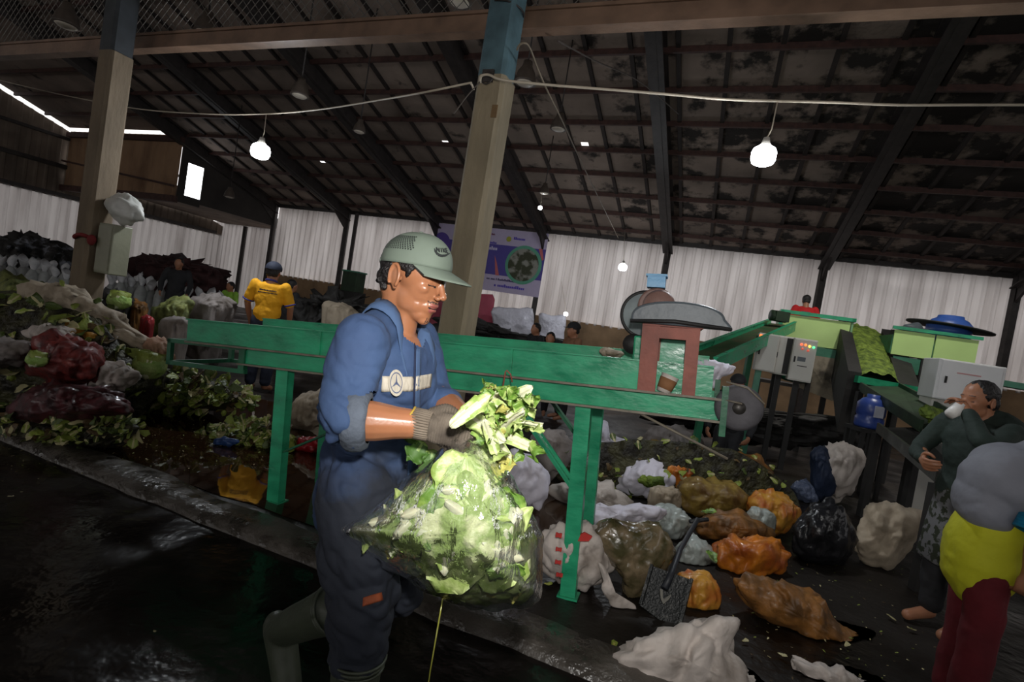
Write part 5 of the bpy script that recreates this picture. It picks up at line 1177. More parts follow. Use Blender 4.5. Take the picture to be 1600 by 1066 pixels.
# ================================================================ SACKS, BAGS AND RUBBISH
def EL(cx, cy, a, b, rot=0, jit=.12, seed=0, n=11, sq=.85):
    rr = random.Random(seed*7+3); q0 = math.radians(rot); P = []
    for k in range(n):
        q = 2*math.pi*k/n; j = 1+rr.uniform(-jit, jit); c, s = math.cos(q), math.sin(q)
        x = a*j*math.copysign(abs(c)**sq, c); y = b*j*math.copysign(abs(s)**sq, s); P.append((cx+x*math.cos(q0)-y*math.sin(q0), cy+x*math.sin(q0)+y*math.cos(q0)))
    return P
def sackmat(name, c, dirt=(96, 84, 70), thr=.62, rough=.75, bump=.5, sc=5, coat=0.0):
    return M(name, srgb(*c), rough, col2=srgb(*dirt), thr=thr, wide=.28, scale=sc, bump=bump, bscale=38, bdist=.008, coat=coat)
K = dict(
    white=sackmat('soiled_white_woven_sack', (196, 186, 178)), white2=sackmat('clean_white_woven_sack', (214, 210, 222), (150, 140, 140), .7),
    grey=sackmat('grey_woven_sack', (142, 134, 130), (80, 70, 60)), beige=sackmat('beige_woven_sack', (168, 154, 134), (92, 80, 62)),
    film=sackmat('milky_plastic_bag', (168, 176, 172), (120, 122, 112), .6, .28, .4, 7, .4), fbrown=sackmat('clear_bag_of_brown_waste', (124, 108, 84), (70, 66, 40), .5, .25, .6, 12, .5),
    orange=sackmat('orange_net_bag', (206, 124, 34), (150, 74, 26), .5, .42, .6, 8, .3), yell=sackmat('yellow_orange_net_bag', (196, 142, 54), (170, 84, 34), .55, .45, .6, 9, .3),
    brown=sackmat('brown_net_bag', (146, 98, 46), (86, 58, 26), .5, .55, .7, 9, .2), olive=sackmat('olive_net_bag', (140, 116, 52), (92, 66, 30), .5, .55, .7, 9, .2),
    red=sackmat('red_net_sack', (132, 48, 42), (78, 28, 28), .5, .6, .8, 14, .2), dred=sackmat('dark_red_net_sack', (84, 26, 32), (46, 18, 20), .5, .6, .8, 12, .2),
    green=sackmat('green_net_sack', (132, 138, 78), (70, 78, 36), .5, .7, .8, 12), pink=sackmat('pinkish_sack', (170, 132, 108), (120, 96, 70)),
    mound=M('rotting_vegetable_mound', srgb(66, 64, 36), .6, col2=srgb(26, 22, 14), thr=.5, wide=.25, scale=7, bump=1.0, bscale=22, bdist=.04),
    blue=M('blue_print', srgb(46, 84, 170), .6, var=.15), redp=M('red_print', srgb(190, 52, 46), .6, var=.1), tarpred=M('dark_pink_tarpaulin', srgb(158, 62, 82), .6, var=.15, scale=2, bump=.5, bscale=3),
    tarpw=M('crumpled_white_tarpaulin', srgb(188, 186, 196), .35, var=.12, scale=3, bump=.9, bscale=7, bdist=.05), dark=M('dark_clutter', srgb(38, 36, 34), .7, var=.5, scale=6, bump=.6))
def fdep(x, y): return onz(x, y).y
def sack(label, P, mk, d=None, T=.12, bot=None, seed=0, wr=.045, crease=.10, name='sack', cat='sack', group=None, cen=None, neck=None, pw=.5, rings=20, kind=None, up=False):
    if d is None:
        b = max(P, key=lambda p: p[1]) if bot is None else bot; d = fdep(*b)+T*.55
    cx = sum(p[0] for p in P)/len(P); cy = sum(p[1] for p in P)/len(P); c = at(cx, cy, d)
    k = d/CF; sc = min(1, max(.35, abs(P[0][0]-cx)*k/.25))
    mb = MB(); inflate(mb, P, d, T, wr=wr*sc, wf=12/max(.6, sc), seed=seed, rings=rings, k=6, cen=cen, crease=crease*sc, pw=pw)
    zl = min(v[2] for v in mb.v); zh = max(v[2] for v in mb.v)
    if not up and .004 < zl < 1.3: zm = (zl+zh)/2; mb.v = [(x, y, z if z > zm else zm-(zm-z)*(zm-.004)/(zm-zl)) for x, y, z in mb.v]
    zl = min(v[2] for v in mb.v)
    if zl < .004:                                   # rest on the floor, flattened where it touches
        mb.v = [(x, y, max(.004+.0*x, z)) for x, y, z in mb.v]
    o = mb.build(name, K[mk] if isinstance(mk, str) else mk, origin=tuple(c)); tag(o, label, cat, group, kind)
    if neck:
        a, b = at(neck[0], neck[1], d), at(neck[2], neck[3], d-.02); mb = MB(); w = (a-b).length; up_ = (b-a).normalized()
        pts = [a, a.lerp(b, .3), a.lerp(b, .55), a.lerp(b, .8), b]; mb.tube([p-c for p in pts], [w*.5, w*.22, w*.16, w*.3, w*.38], 12)
        mb.v = [tuple(Vector(v)+Vector((noise.noise(Vector(v)*40), noise.noise(Vector(v)*41+Vector((5, 0, 0))), 0))*.012) for v in mb.v]
        mb.build('tied_neck', K[mk] if isinstance(mk, str) else mk, o)
    return o
S = sack
w1 = S('dirty white sack with red print standing behind the right conveyor leg', [(843, 850), (858, 828), (885, 816), (918, 818), (945, 846), (958, 872), (952, 898), (925, 918), (900, 928), (868, 908), (848, 882)], 'white', T=.13, seed=1)
S('loose white cloth end trailing from the red-printed sack towards the shovel', [(936, 880), (950, 895), (958, 922), (972, 938), (992, 945), (990, 955), (966, 957), (950, 938), (942, 905)], 'white', d=fdep(975, 957)+.05, T=.03, seed=2, name='sack_tail', cat='cloth')
S('large soiled white sack lying in the foreground below the black shovel', [(960, 1028), (992, 1002), (1040, 985), (1085, 968), (1128, 966), (1150, 984), (1150, 1020), (1172, 1060), (1196, 1105), (1120, 1130), (1010, 1120), (978, 1072)], 'white', d=fdep(1080, 1062)+.02, T=.16, seed=3, rings=18)
S('clear bag of brown rotten waste behind the black shovel', [(920, 832), (948, 810), (990, 812), (1030, 824), (1052, 860), (1040, 895), (1018, 925), (992, 938), (974, 922), (962, 892), (934, 868)], 'fbrown', T=.13, seed=4, crease=.05)
S('milky plastic bag right above the brown waste bag', EL(1044, 815, 36, 26, 10, seed=5), 'film', d=4.05, T=.12, seed=5)
S('pale milky plastic bag left of the orange bags, behind the shovel handle', [(1062, 850), (1080, 836), (1104, 850), (1118, 870), (1112, 890), (1085, 900), (1060, 890), (1050, 870)], 'film', d=3.7, T=.12, seed=6)
ws = S('open white sack showing chopped greens in its mouth', [(965, 742), (985, 724), (1018, 720), (1045, 732), (1060, 748), (1050, 764), (1020, 777), (985, 775), (966, 762)], 'white2', d=fdep(1010, 790)+.25, T=.18, seed=7)
d_ = fdep(1010, 790)+.05; mb = MB(); inflate(mb, EL(1018, 752, 21, 9, 5, seed=3), d_, .05, wr=.03, wf=30, rings=8); o = mb.build('chopped_greens', m_chop, origin=tuple(at(1018, 752, d_))); tag(o, 'chopped greens heaped in the mouth of the open white sack', 'vegetable waste', kind='stuff')
S('white sack lying flat left of the open white sack, behind the conveyor leg', [(862, 762), (880, 752), (925, 752), (958, 762), (985, 782), (1002, 796), (985, 806), (930, 802), (880, 790)], 'white', T=.14, seed=8)
S('white sack lying in front of the open white sack, bright at its right end', [(905, 800), (925, 788), (962, 792), (1000, 788), (1030, 796), (1034, 806), (1010, 816), (975, 824), (930, 828), (908, 815)], 'white2', d=fdep(960, 840)+.05, T=.12, seed=9)
S('small beige sack between the open white sack and the olive net bag', EL(1040, 775, 26, 17, 10, seed=10), 'beige', d=4.5, T=.10, seed=10)
S('olive-brown net bag beside a green leaf, right of the beige sack', [(1062, 762), (1085, 748), (1130, 752), (1165, 772), (1168, 796), (1140, 806), (1095, 806), (1066, 790)], 'olive', d=4.55, T=.18, seed=11)
S('brown-orange net bag between the olive bag and the bright orange bag', [(1090, 815), (1120, 804), (1165, 804), (1205, 826), (1208, 842), (1170, 848), (1120, 846), (1094, 836)], 'brown', d=4.1, T=.18, seed=12)
S('bright orange plastic bag with red waste, largest of the orange bags', [(1115, 852), (1140, 840), (1175, 838), (1212, 846), (1230, 868), (1228, 892), (1200, 902), (1165, 912), (1132, 918), (1120, 886)], 'orange', d=3.7, T=.18, seed=13)
S('yellow-orange net bag furthest right behind the brown-orange bag', [(1165, 782), (1188, 768), (1225, 776), (1250, 794), (1244, 816), (1215, 836), (1185, 820), (1168, 800)], 'yell', d=4.5, T=.17, seed=14)
S('small pale plastic bag tucked between the yellow-orange and brown-orange bags', EL(1190, 808, 26, 13, 30, seed=15), 'film', d=4.2, T=.08, seed=15)
S('long brown net bag lying diagonally in the right foreground', [(1150, 915), (1175, 903), (1215, 905), (1262, 925), (1300, 962), (1335, 998), (1356, 1030), (1330, 1034), (1275, 1012), (1225, 985), (1180, 955)], 'brown', d=3.0, T=.15, seed=16, rings=18)
S('small yellow and red plastic bag right beside the black shovel blade', [(1058, 896), (1085, 892), (1110, 900), (1126, 930), (1122, 955), (1095, 964), (1070, 962), (1066, 930)], 'yell', d=3.05, T=.11, seed=17)
S('dark brown net bag behind the yellow-orange bag', [(1115, 722), (1145, 706), (1185, 716), (1210, 742), (1212, 766), (1180, 768), (1140, 752)], 'brown', d=5.4, T=.22, seed=18)
S('olive-brown net bag just behind the right conveyor leg', [(862, 712), (885, 700), (925, 702), (962, 716), (968, 736), (940, 748), (895, 752), (866, 738)], 'olive', T=.16, seed=19)
S('small dark olive bag beside the blue-banded sack', EL(1024, 704, 18, 16, 0, seed=20), 'olive', d=6.2, T=.14, seed=20)
S('small orange net bag in front of the long cloth sack', EL(1062, 738, 24, 12, 15, seed=21), 'orange', d=5.0, T=.10, seed=21)
S('big greyish white sack humped under the right end of the conveyor', [(1004, 684), (1020, 670), (1055, 668), (1085, 680), (1108, 702), (1112, 722), (1085, 718), (1050, 706), (1015, 704)], 'grey', d=6.4, T=.28, seed=22)
S('long crumpled beige cloth sack stretching right of the open white sack', [(1046, 712), (1070, 708), (1095, 726), (1135, 736), (1160, 748), (1180, 768), (1165, 776), (1120, 764), (1080, 750), (1055, 734)], 'beige', d=5.6, T=.10, seed=23)
S('white crumpled sack standing right behind the conveyor leg', [(918, 660), (948, 658), (952, 680), (985, 690), (1000, 708), (975, 716), (940, 708), (916, 698)], 'white2', d=5.7, T=.14, seed=24)
o = S('flat white sack end with a blue band below the standing white sack', [(972, 700), (1000, 697), (1022, 700), (1020, 722), (995, 720), (972, 712)], 'white2', d=5.2, T=.05, seed=25)
mb = MB(); inflate(mb, [(978, 700), (1019, 699), (1017, 709), (980, 708)], 5.13, .02, rings=4, k=3); b_ = mb.build('blue_band', K['blue'], o); b_.location = -o.location
S('grey plastic sheet heap left of the conveyor leg behind the bunch', [(832, 684), (850, 672), (878, 676), (896, 694), (886, 704), (850, 702)], 'grey', d=5.0, T=.12, seed=26)
S('white sack right behind the clear bag, upper one', [(775, 722), (800, 706), (830, 710), (852, 732), (858, 756), (838, 764), (800, 760), (778, 748)], 'white2', d=4.1, T=.15, seed=27)
S('pinkish white sack right behind the clear bag, lower one', [(792, 766), (820, 752), (842, 762), (846, 780), (822, 796), (800, 792)], 'white', T=.12, seed=28)
S('white sack with a dark blue side beside the sorting trough', [(1290, 700), (1318, 692), (1345, 706), (1352, 728), (1330, 744), (1300, 738), (1284, 720)], 'white', d=5.9, T=.2, seed=29)
S('dark blue sack leaning on the white sack beside the sorting trough', [(1268, 706), (1288, 698), (1302, 722), (1312, 742), (1285, 744), (1270, 728)], M('navy_sack', srgb(30, 42, 66), .6, bump=.4), d=5.85, T=.15, seed=30)
S('beige crumpled sack standing in front of the person in the dark jacket', [(1336, 836), (1352, 800), (1380, 782), (1410, 790), (1440, 802), (1436, 840), (1412, 868), (1388, 894), (1350, 880), (1338, 860)], 'beige', T=.16, seed=31, rings=22, wr=.07, crease=.045)
S('striped white sack at the bottom edge right of the big foreground sack', [(1238, 1032), (1272, 1036), (1310, 1048), (1346, 1062), (1380, 1090), (1300, 1100), (1262, 1070)], 'white', d=2.55, T=.08, seed=32)
S('beige sack between the left conveyor leg and the man in blue', [(455, 650), (462, 628), (482, 612), (510, 608), (530, 620), (524, 655), (490, 668), (462, 668)], 'beige', d=fdep(480, 682)+.2, T=.15, seed=33)
S('red plastic bag between the left conveyor leg and the man in blue', EL(486, 694, 30, 13, 0, seed=34), M('bright_red_plastic', srgb(150, 26, 36), .35, bump=.5), T=.12, seed=34, name='plastic_bag', cat='bag')
for i, (x, y, rx, rz_) in enumerate([(873, 838, 6, 5), (873, 860, 5, 4), (872, 880, 6, 4), (874, 900, 7, 4)]):
    mb = MB(); d_ = w1.location.y-.145; [mb.box(at(x+q*3.2, y-1.5+q*.6, d_)-w1.location, (rx*.55*d_/CF, .008, (1.2+.3*(q % 2))*rz_*d_/CF)) for q in (-1, 0, 1)]; mb.build('red_lettering', K['redp'], w1)
mb = MB(); d_ = w1.location.y-.15; c_ = at(912, 842, d_)-w1.location; mb.prism([c_+Vector(p) for p in ((-.03, 0, -.02), (.03, 0, -.01), (.045, 0, .02), (0, 0, .035), (-.02, 0, .02))], (0, 0, 0), (0, .012, 0)); mb.build('red_print_mark', K['redp'], w1)
# black shovel
shv = thing('shovel', 'black broad-bladed shovel lying among the bags in front of the clear brown bag', 'shovel', onz(1040, 975))
sd_ = fdep(1040, 975)
def srel(x, y, d): return at(x, y, d)-shv.location
mb = MB(); bl = [(1018, 884), (1080, 906), (1062, 976), (1035, 972), (1000, 946)]; P = [srel(x, y, sd_+.02+.12*(975-y)/90) for x, y in bl]; mb.prism(P, (0, 0, 0), (.0, .008, -.008))
for a, b in ((0, 4), (1, 2)): mb.bar(P[a]+Vector((0, -.008, .01)), P[b]+Vector((0, -.008, .01)), .015, .03)
mb.build('blade', M('muddy_black_blade', (.012, .014, .014), .4, col2=(.10, .10, .095), thr=.66, wide=.08, scale=22, bump=.4), shv)
mb = MB(); mb.tube([srel(1038, 920, sd_+.06), srel(1050, 895, sd_+.12), srel(1062, 860, sd_+.3), srel(1090, 812, sd_+.65)], [.022, .018, .015, .015], 12); mb.build('handle', M('black_handle', (.016, .018, .024), .5), shv)
mb = MB(); c_ = srel(1040, 932, sd_+.02); mb.prism([c_+Vector(p) for p in ((-.035, 0, .03), (-.022, 0, -.02), (-.005, 0, -.045), (.02, 0, -.015), (.03, 0, .01), (.012, 0, -.008), (-.005, 0, -.022), (-.015, 0, -.005), (-.02, 0, .03))], (0, 0, 0), (0, .012, 0)); mb.build('grey_mark', M('pale_mud', srgb(130, 128, 120), .8), shv)
mb = MB(); mb.tube([srel(1078, 815, sd_+.63), srel(1106, 812, sd_+.67)], .014, 10); mb.build('grip', M('black_grip', (.016, .018, .02), .5), shv)
# ---------------- the heap at the left
def heap(label, P, d, T, mk, n, seed, size=(.06, .12), mats=None, name='vegetable_waste', floor=False, wr=.08):
    mb = MB(); inflate(mb, P, d, T, wr=wr, wf=7, seed=seed, rings=14, k=5, mi=5); rr = random.Random(seed)
    mb.v = [(x, y, max(.003, z)) for x, y, z in mb.v]
    fr = [Vector(v) for v in mb.v[:len(mb.v)//2]]; sc = d
    for i in range(n):
        p = rr.choice(fr)+Vector((rr.uniform(-.05, .05), -.02, rr.uniform(-.03, .05))); L_ = rr.uniform(*size); q = rr.random()
        mi = (0, 1) if q < .25 else (1, 1) if q < .5 else (0, 2) if q < .6 else (2, 2) if q < .8 else (3, 3) if q < .88 else (4, 4)
        leaf(mb, p, Euler((rr.uniform(.2, 1.3), rr.uniform(-.7, .7), rr.uniform(-.6, .6))).to_matrix() @ Matrix.Rotation(rr.uniform(0, 6.28), 3, 'Z'), L_, L_*rr.uniform(.5, .9), curl=rr.uniform(-1, 1), cup=rr.uniform(-.3, .5), seed=i, nu=6, nv=5, ruffle=.25, rib=.22, mi=mi, thick=.004)
    cx, cy = P[0]; o = mb.build(name, [m_leafy2, m_leafh, m_leafd2, m_leafy2, m_rot, K[mk]], origin=tuple(at(sum(p[0] for p in P)/len(P), sum(p[1] for p in P)/len(P), d))); return tag(o, label, 'vegetable waste', kind='stuff')
m_leafh = M('heap_leaf_green', srgb(128, 142, 58), .5, var=.25, scale=9, bump=.4); m_leafd2 = M('heap_leaf_dark_green', srgb(66, 82, 26), .5, var=.3, scale=9, bump=.4); m_leafy2 = M('heap_leaf_pale', srgb(176, 168, 124), .55, var=.2)
heap('dark mound of rotting vegetables under the sacks at the far left', [(-120, 480), (0, 462), (110, 470), (190, 500), (250, 560), (262, 610), (205, 668), (110, 692), (0, 700), (-120, 690)], 5.1, .65, 'mound', 260, 1, (.08, .16), wr=.12)
heap('heap of discarded green leaves on the wet floor below the conveyor end', [(205, 612), (240, 592), (290, 586), (340, 596), (385, 612), (392, 630), (340, 640), (270, 640), (215, 636)], 5.3, .35, 'mound', 330, 2, (.07, .14))
heap('green leaf heap left of the left conveyor leg with a blue scrap', [(320, 686), (345, 668), (385, 660), (425, 662), (450, 674), (470, 695), (420, 702), (360, 700)], 4.75, .15, 'mound', 300, 3, (.05, .11))
heap('scattered greens along the kerb at the far left', [(-40, 660), (40, 655), (120, 662), (200, 660), (215, 676), (160, 702), (80, 712), (-40, 705)], 4.0, .22, 'mound', 170, 4, (.06, .12))
heap('low spread of mixed waste around the conveyor leg feet on the right', [(870, 700), (960, 690), (1060, 690), (1160, 710), (1240, 770), (1250, 830), (1200, 860), (1060, 850), (950, 800), (880, 760)], 5.0, .06, 'mound', 140, 5, (.05, .10), wr=.03)
S('blue plastic scrap lying in the leaf heap left of the conveyor leg', EL(352, 690, 20, 6, 0, seed=41), M('blue_scrap', srgb(34, 62, 110), .5), d=4.45, T=.03, seed=41, name='plastic_scrap', cat='scrap', wr=.02)
LS = [('greenish net sack at the top left of the heap', [(-30, 450), (10, 434), (50, 438), (74, 456), (70, 486), (40, 502), (-10, 505), (-40, 490)], 'green', 5.6, .35),
 ('long beige sack sloping down across the top of the left heap', [(30, 455), (70, 440), (120, 452), (160, 478), (205, 510), (248, 538), (262, 556), (235, 566), (185, 548), (130, 530), (80, 504), (45, 484)], 'beige', 5.0, .22),
 ('mustard yellow sack under the long beige sack', [(62, 512), (90, 500), (125, 506), (158, 526), (160, 548), (125, 540), (85, 528)], M('mustard_sack', srgb(150, 106, 28), .6, bump=.5), 4.75, .15),
 ('white sack above the red net sack', [(38, 522), (58, 508), (92, 506), (118, 520), (122, 534), (90, 538), (55, 536)], 'white', 4.6, .16),
 ('red net sack in the middle of the left heap', [(38, 574), (52, 544), (85, 528), (125, 530), (156, 546), (160, 572), (148, 596), (110, 602), (62, 592)], 'red', 4.3, .26),
 ('pale grey sack at the left edge beside the red net sack', [(-40, 545), (0, 530), (40, 534), (54, 550), (30, 566), (-10, 574), (-40, 570)], 'grey', 4.3, .2),
 ('clean white sack right of the red net sack', [(135, 600), (150, 574), (185, 568), (212, 578), (217, 592), (198, 608), (165, 612), (140, 606)], 'white', 4.35, .16),
 ('dark red net sack lowest in the left heap', [(15, 640), (40, 612), (90, 604), (150, 606), (190, 622), (204, 642), (170, 654), (100, 662), (40, 662)], 'dred', 4.0, .26),
 ('pink and yellow sack end at the right tip of the left heap', [(226, 536), (250, 530), (268, 544), (270, 562), (248, 566), (230, 554)], 'pink', 4.9, .14),
 ('dull green and beige sack behind the left end of the conveyor', [(238, 490), (252, 474), (280, 464), (298, 474), (290, 496), (260, 506), (240, 504)], 'green', 6.5, .25),
 ('pale sack end just left of the conveyor corner', [(256, 500), (290, 497), (294, 520), (262, 524)], 'grey', 5.4, .12),
 ('grey humped sack behind the conveyor left of the yellow shirt', [(298, 474), (320, 461), (350, 464), (366, 478), (352, 494), (312, 494)], 'grey', 7.2, .3),
 ('dark crumpled sack behind the top of the left heap', [(128, 462), (160, 450), (190, 456), (210, 470), (196, 486), (150, 484)], 'dark', 6.7, .22),
 ('brown and orange bag behind the left heap', [(196, 476), (212, 468), (228, 478), (226, 494), (204, 496)], 'brown', 6.75, .15)]
for i, (lb, P, mk, d, T) in enumerate(LS): S(lb, P, mk, d=d, T=T, seed=50+i, wr=.06, crease=.14, up=i < 9)
S('bright red bag beside the conveyor corner at the top of the heap', EL(230, 506, 10, 13, 10, seed=70), M('red_bag_plastic', srgb(150, 28, 36), .5), d=5.6, T=.1, seed=70, name='plastic_bag', cat='bag')
m_head = M('cabbage_head', srgb(176, 196, 118), .5, col2=srgb(122, 156, 66), thr=.5, wide=.3, scale=9, bump=.6)
for i, (x, y, r, lb) in enumerate([(212, 566, .13, 'pale cabbage head above the clean white sack'), (233, 572, .14, 'greener cabbage head at the right of the left heap'), (186, 536, .08, 'small cabbage head beside the mustard sack'), (58, 562, .07, 'small pale cabbage head on the red net sack'), (186, 470, .12, 'bright cabbage head on top of the heap behind the dark sack'), (40, 470, .12, 'yellowish cabbage head on the greenish net sack')]):
    d = (4.8, 4.75, 4.9, 4.0, 6.0, 5.2)[i]; c = at(x, y, d); o = thing('cabbage', lb, 'cabbage', c); mb = MB(); mb.ell((0, 0, 0), (r, r, r*.85), nu=24, nv=16, disp=lambda p, d_: p*(1+.10*fbm(d_*3+Vector((i, 0, 0)), 1, 3))); mb.build('cabbage_core', m_head, o)
    for k in range(4): mb = MB(); q = k*1.6+i; leaf(mb, Vector((math.cos(q)*r*.3, -r*.5+math.sin(q)*r*.2, -r*.8)), frame((math.cos(q)*.6, -.4, 1), (math.cos(q), -1, 0)), r*1.9, r*1.6, curl=-1.1, cup=-.5, seed=k+i, nu=7, nv=6, mi=(0, 1), thick=.004); mb.build('outer_leaf', [m_rib, m_leafh], o)
# scattered single leaves and pale scraps on the floor near the camera
for i, (x, y, L_, lb, mk) in enumerate([(850, 912, .05, 'cut yellow-green cabbage piece at the foot of the clear bag', 0), (958, 1014, .06, 'curved yellow-green leaf left of the big foreground sack', 0), (940, 1052, .09, 'pale fibrous root clump at the bottom edge left of the big sack', 1), (862, 978, .02, 'small white scrap on the dark floor right of the dripping liquid', 1), (1122, 738, .06, 'green leaf above the olive net bag', 2),
        (1096, 800, .12, 'large dark green leaf lying on the olive net bag', 2), (1118, 880, .12, 'dark green leaf left of the bright orange bag', 2), (1180, 950, .05, 'pale scrap beside the long brown bag', 1), (1140, 968, .06, 'pink and white scrap right of the yellow and red bag', 1), (1215, 1020, .05, 'pale scrap below the long brown bag', 1), (1160, 1002, .04, 'tiny pale scrap right of the big foreground sack', 1),
        (60, 690, .06, 'pale leaf on the floor at the far left by the kerb', 1), (145, 694, .07, 'whitish leaf near the kerb below the dark red sack', 1), (22, 775, .03, 'tiny pale scrap on the dark floor left of the kerb', 1), (240, 985, .02, 'tiny pale scrap in the bright floor reflection', 1), (1320, 1010, .05, 'pale scrap right of the long brown bag', 1), (1400, 970, .06, 'pale scrap on the floor left of the red skirt', 1), (1432, 985, .06, 'pinkish scrap beside the red skirt', 1)]):
    p = onz(x, y, .02 if i not in (4, 5, 6) else (.45, .33, .32)[i-4]); mb = MB(); leaf(mb, Vector((0, 0, 0)), Euler((.15, .1, i*1.3)).to_matrix(), L_, L_*.55, curl=.5, cup=.3, seed=i, nu=8, nv=6, ruffle=.2, thick=.004)
    ms = [[m_leafy, m_leafh], [m_leafy2, m_leafy2], [m_leafd2, m_leafd]][mk]; tag(mb.build('cabbage_leaf' if mk != 1 else 'scrap', ms, loc=p), lb, 'leaf' if mk != 1 else 'scrap')
rr = random.Random(99); mb = MB()                     # crumbs trodden into the floor
for i in range(520):
    if i < 260: x, y = rr.uniform(-30, 330), rr.gauss(690, 26)
    elif i < 420: x, y = rr.uniform(1120, 1480), rr.uniform(850, 1070)
    else: x, y = rr.uniform(150, 420), rr.uniform(640, 730)
    if y < 610: continue
    p = onz(x, y, .012); L_ = rr.uniform(.006, .022); leaf(mb, p, rndR(rr, .25), L_, L_*.6, nu=3, nv=2, seed=i, mi=(rr.choice((0, 1, 2)),)*2, thick=.002)
tag(mb.build('vegetable_crumbs', [m_leafy2, m_rot, m_leafh], origin=tuple(onz(600, 800))), 'crumbs of vegetable waste trodden into the wet floor', 'vegetable waste', kind='stuff')
# ---------------- far background: rows of white sacks, tarpaulins, clutter
def tall_sack():
    t = thing('tall_sack', '', 'sack'); mb = MB()
    mb.lathe([(.001, 0), (.10, .01), (.12, .15), (.12, .45), (.115, .68), (.08, .80), (.04, .86), (.001, .87)], 14); mb.v = [tuple(Vector(v)*(1+.10*fbm(Vector(v)*4, 1, 3))) for v in mb.v]; mb.build('sack_body', sackmat('pale_bagged_sack', (150, 152, 150), (110, 112, 110), .6), t)
    mb = MB(); mb.lathe([(.035, .82), (.03, .86), (.09, 1.0), (.07, 1.03), (.001, .95)], 10); mb.v = [tuple(Vector(v)*(1+.12*noise.noise(Vector(v)*9))) for v in mb.v]; mb.build('tied_top', sackmat('white_tied_top', (196, 196, 198), (150, 150, 150), .6), t); return t
base = tall_sack(); first = True; rr = random.Random(4)
rows = [((166, 452), (262, 462), 7, 11.5), ((170, 440), (262, 448), 6, 13.0), ((288, 462), (342, 468), 4, 11.5), ((-10, 432), (112, 440), 8, 11.0), ((-10, 420), (112, 428), 7, 12.5)]
for (a, b, n_, d) in rows:
    for i in range(n_):
        x = a[0]+(b[0]-a[0])*i/(n_-1); p = at(x, 500, d+rr.uniform(-.15, .15)); o = base if first else copy_tree(base); first = False
        o.location = (p.x, p.y, 0); o.rotation_euler = (0, 0, rr.uniform(0, 6)); o.scale = (rr.uniform(.95, 1.1),)*2+(rr.uniform(.95, 1.08),)
        tag(o, 'pale filled sack tied at the top standing in the back rows at the left', 'sack', 'tied sacks standing in rows at the back')
def tarp(label, x0, y0, x1, y1, d, m):
    mb = MB(); inflate(mb, [(x0, y0), ((x0+x1)/2, y0+1), (x1, y0+3), (x1+1, (y0+y1)/2), (x1, y1), ((x0+x1)/2, y1), (x0, y1), (x0-1, (y0+y1)/2)], d, .12, wr=.10, wf=5, seed=int(x0), rings=10, k=3, pw=.3); return tag(mb.build('tarpaulin', m, origin=tuple(at((x0+x1)/2, (y0+y1)/2, d))), label, 'tarpaulin')
tarp('dark pink tarpaulin hung behind the concrete pillar below the banner', 672, 458, 768, 522, 14.5, K['tarpred'])
tarp('crumpled white tarpaulin right of the dark pink one', 770, 480, 832, 540, 14.0, K['tarpw'])
tarp('second pale tarpaulin between the seated workers', 843, 493, 880, 545, 13.5, K['tarpw'])
S('dark heap of clutter behind the yellow-shirted person', [(452, 478), (480, 462), (520, 470), (556, 476), (590, 490), (585, 510), (500, 506), (455, 500)], 'dark', d=9.5, T=.5, seed=80, wr=.35, crease=.5, name='clutter_heap', cat='rubbish heap', kind=None)
S('pale crumpled sack on the clutter right of the yellow-shirted person', [(508, 478), (530, 472), (556, 484), (558, 496), (530, 496), (512, 490)], 'beige', d=8.9, T=.2, seed=81)
S('dark brown clutter heap behind the back rows of sacks', [(204, 408), (240, 402), (300, 410), (350, 424), (350, 446), (280, 440), (205, 428)], M('maroon_clutter', srgb(58, 30, 30), .8, var=.5, scale=3, bump=.6), d=15.5, T=.6, seed=82, wr=.35, crease=.5, name='clutter_heap', cat='rubbish heap')
S('dark clutter heap at the far left edge before the ribbed wall', [(-30, 380), (20, 372), (70, 376), (118, 396), (118, 412), (50, 404), (-30, 404)], M('mixed_clutter', srgb(44, 42, 40), .8, col2=srgb(120, 122, 130), thr=.6, wide=.08, scale=3, bump=.6), d=13.5, T=.6, seed=83, wr=.35, crease=.5, name='clutter_heap', cat='rubbish heap')
S('dark clutter heap behind the conveyor near the pillar', [(690, 500), (740, 506), (800, 520), (880, 530), (880, 548), (780, 540), (690, 525)], 'dark', d=10.5, T=.3, seed=84, wr=.35, crease=.5, name='clutter_heap', cat='rubbish heap')
S('dark long clutter bank under the far machines', [(1010, 600), (1100, 618), (1190, 640), (1330, 655), (1335, 690), (1200, 690), (1080, 668), (1010, 650)], 'dark', d=8.2, T=.4, seed=85, wr=.35, crease=.5, name='clutter_heap', cat='rubbish heap')
S('white plastic sheet hanging over the right end of the conveyor', [(1086, 562), (1110, 564), (1146, 572), (1140, 582), (1126, 592), (1122, 606), (1112, 604), (1106, 580), (1090, 572)], 'white2', d=3.25, T=.05, seed=86, name='plastic_sheet', cat='sheet', up=True)
S('pale crumpled rag lying on the conveyor belt', EL(955, 552, 16, 6, 3, seed=87), 'beige', d=3.35, T=.06, seed=87, name='rag', cat='rag', wr=.02, up=True)
gb_ = at(552, 441, 15.0); o = thing('storage_box', 'dark green box standing before the far wall left of the cap', 'box', gb_, (0, 0, -AG)); mb = MB(); mb.box((0, 0, 0), (.5, .4, .55)); mb.build('box_body', m_dkgreen, o, bevel=.01); mb = MB(); mb.box((0, 0, .29), (.54, .44, .04)); mb.build('box_lid', m_teal, o)
mb = MB(); mb.box((0, 0, -.9), (.6, .5, 1.25)); mb.build('box_stand', m_black, o)

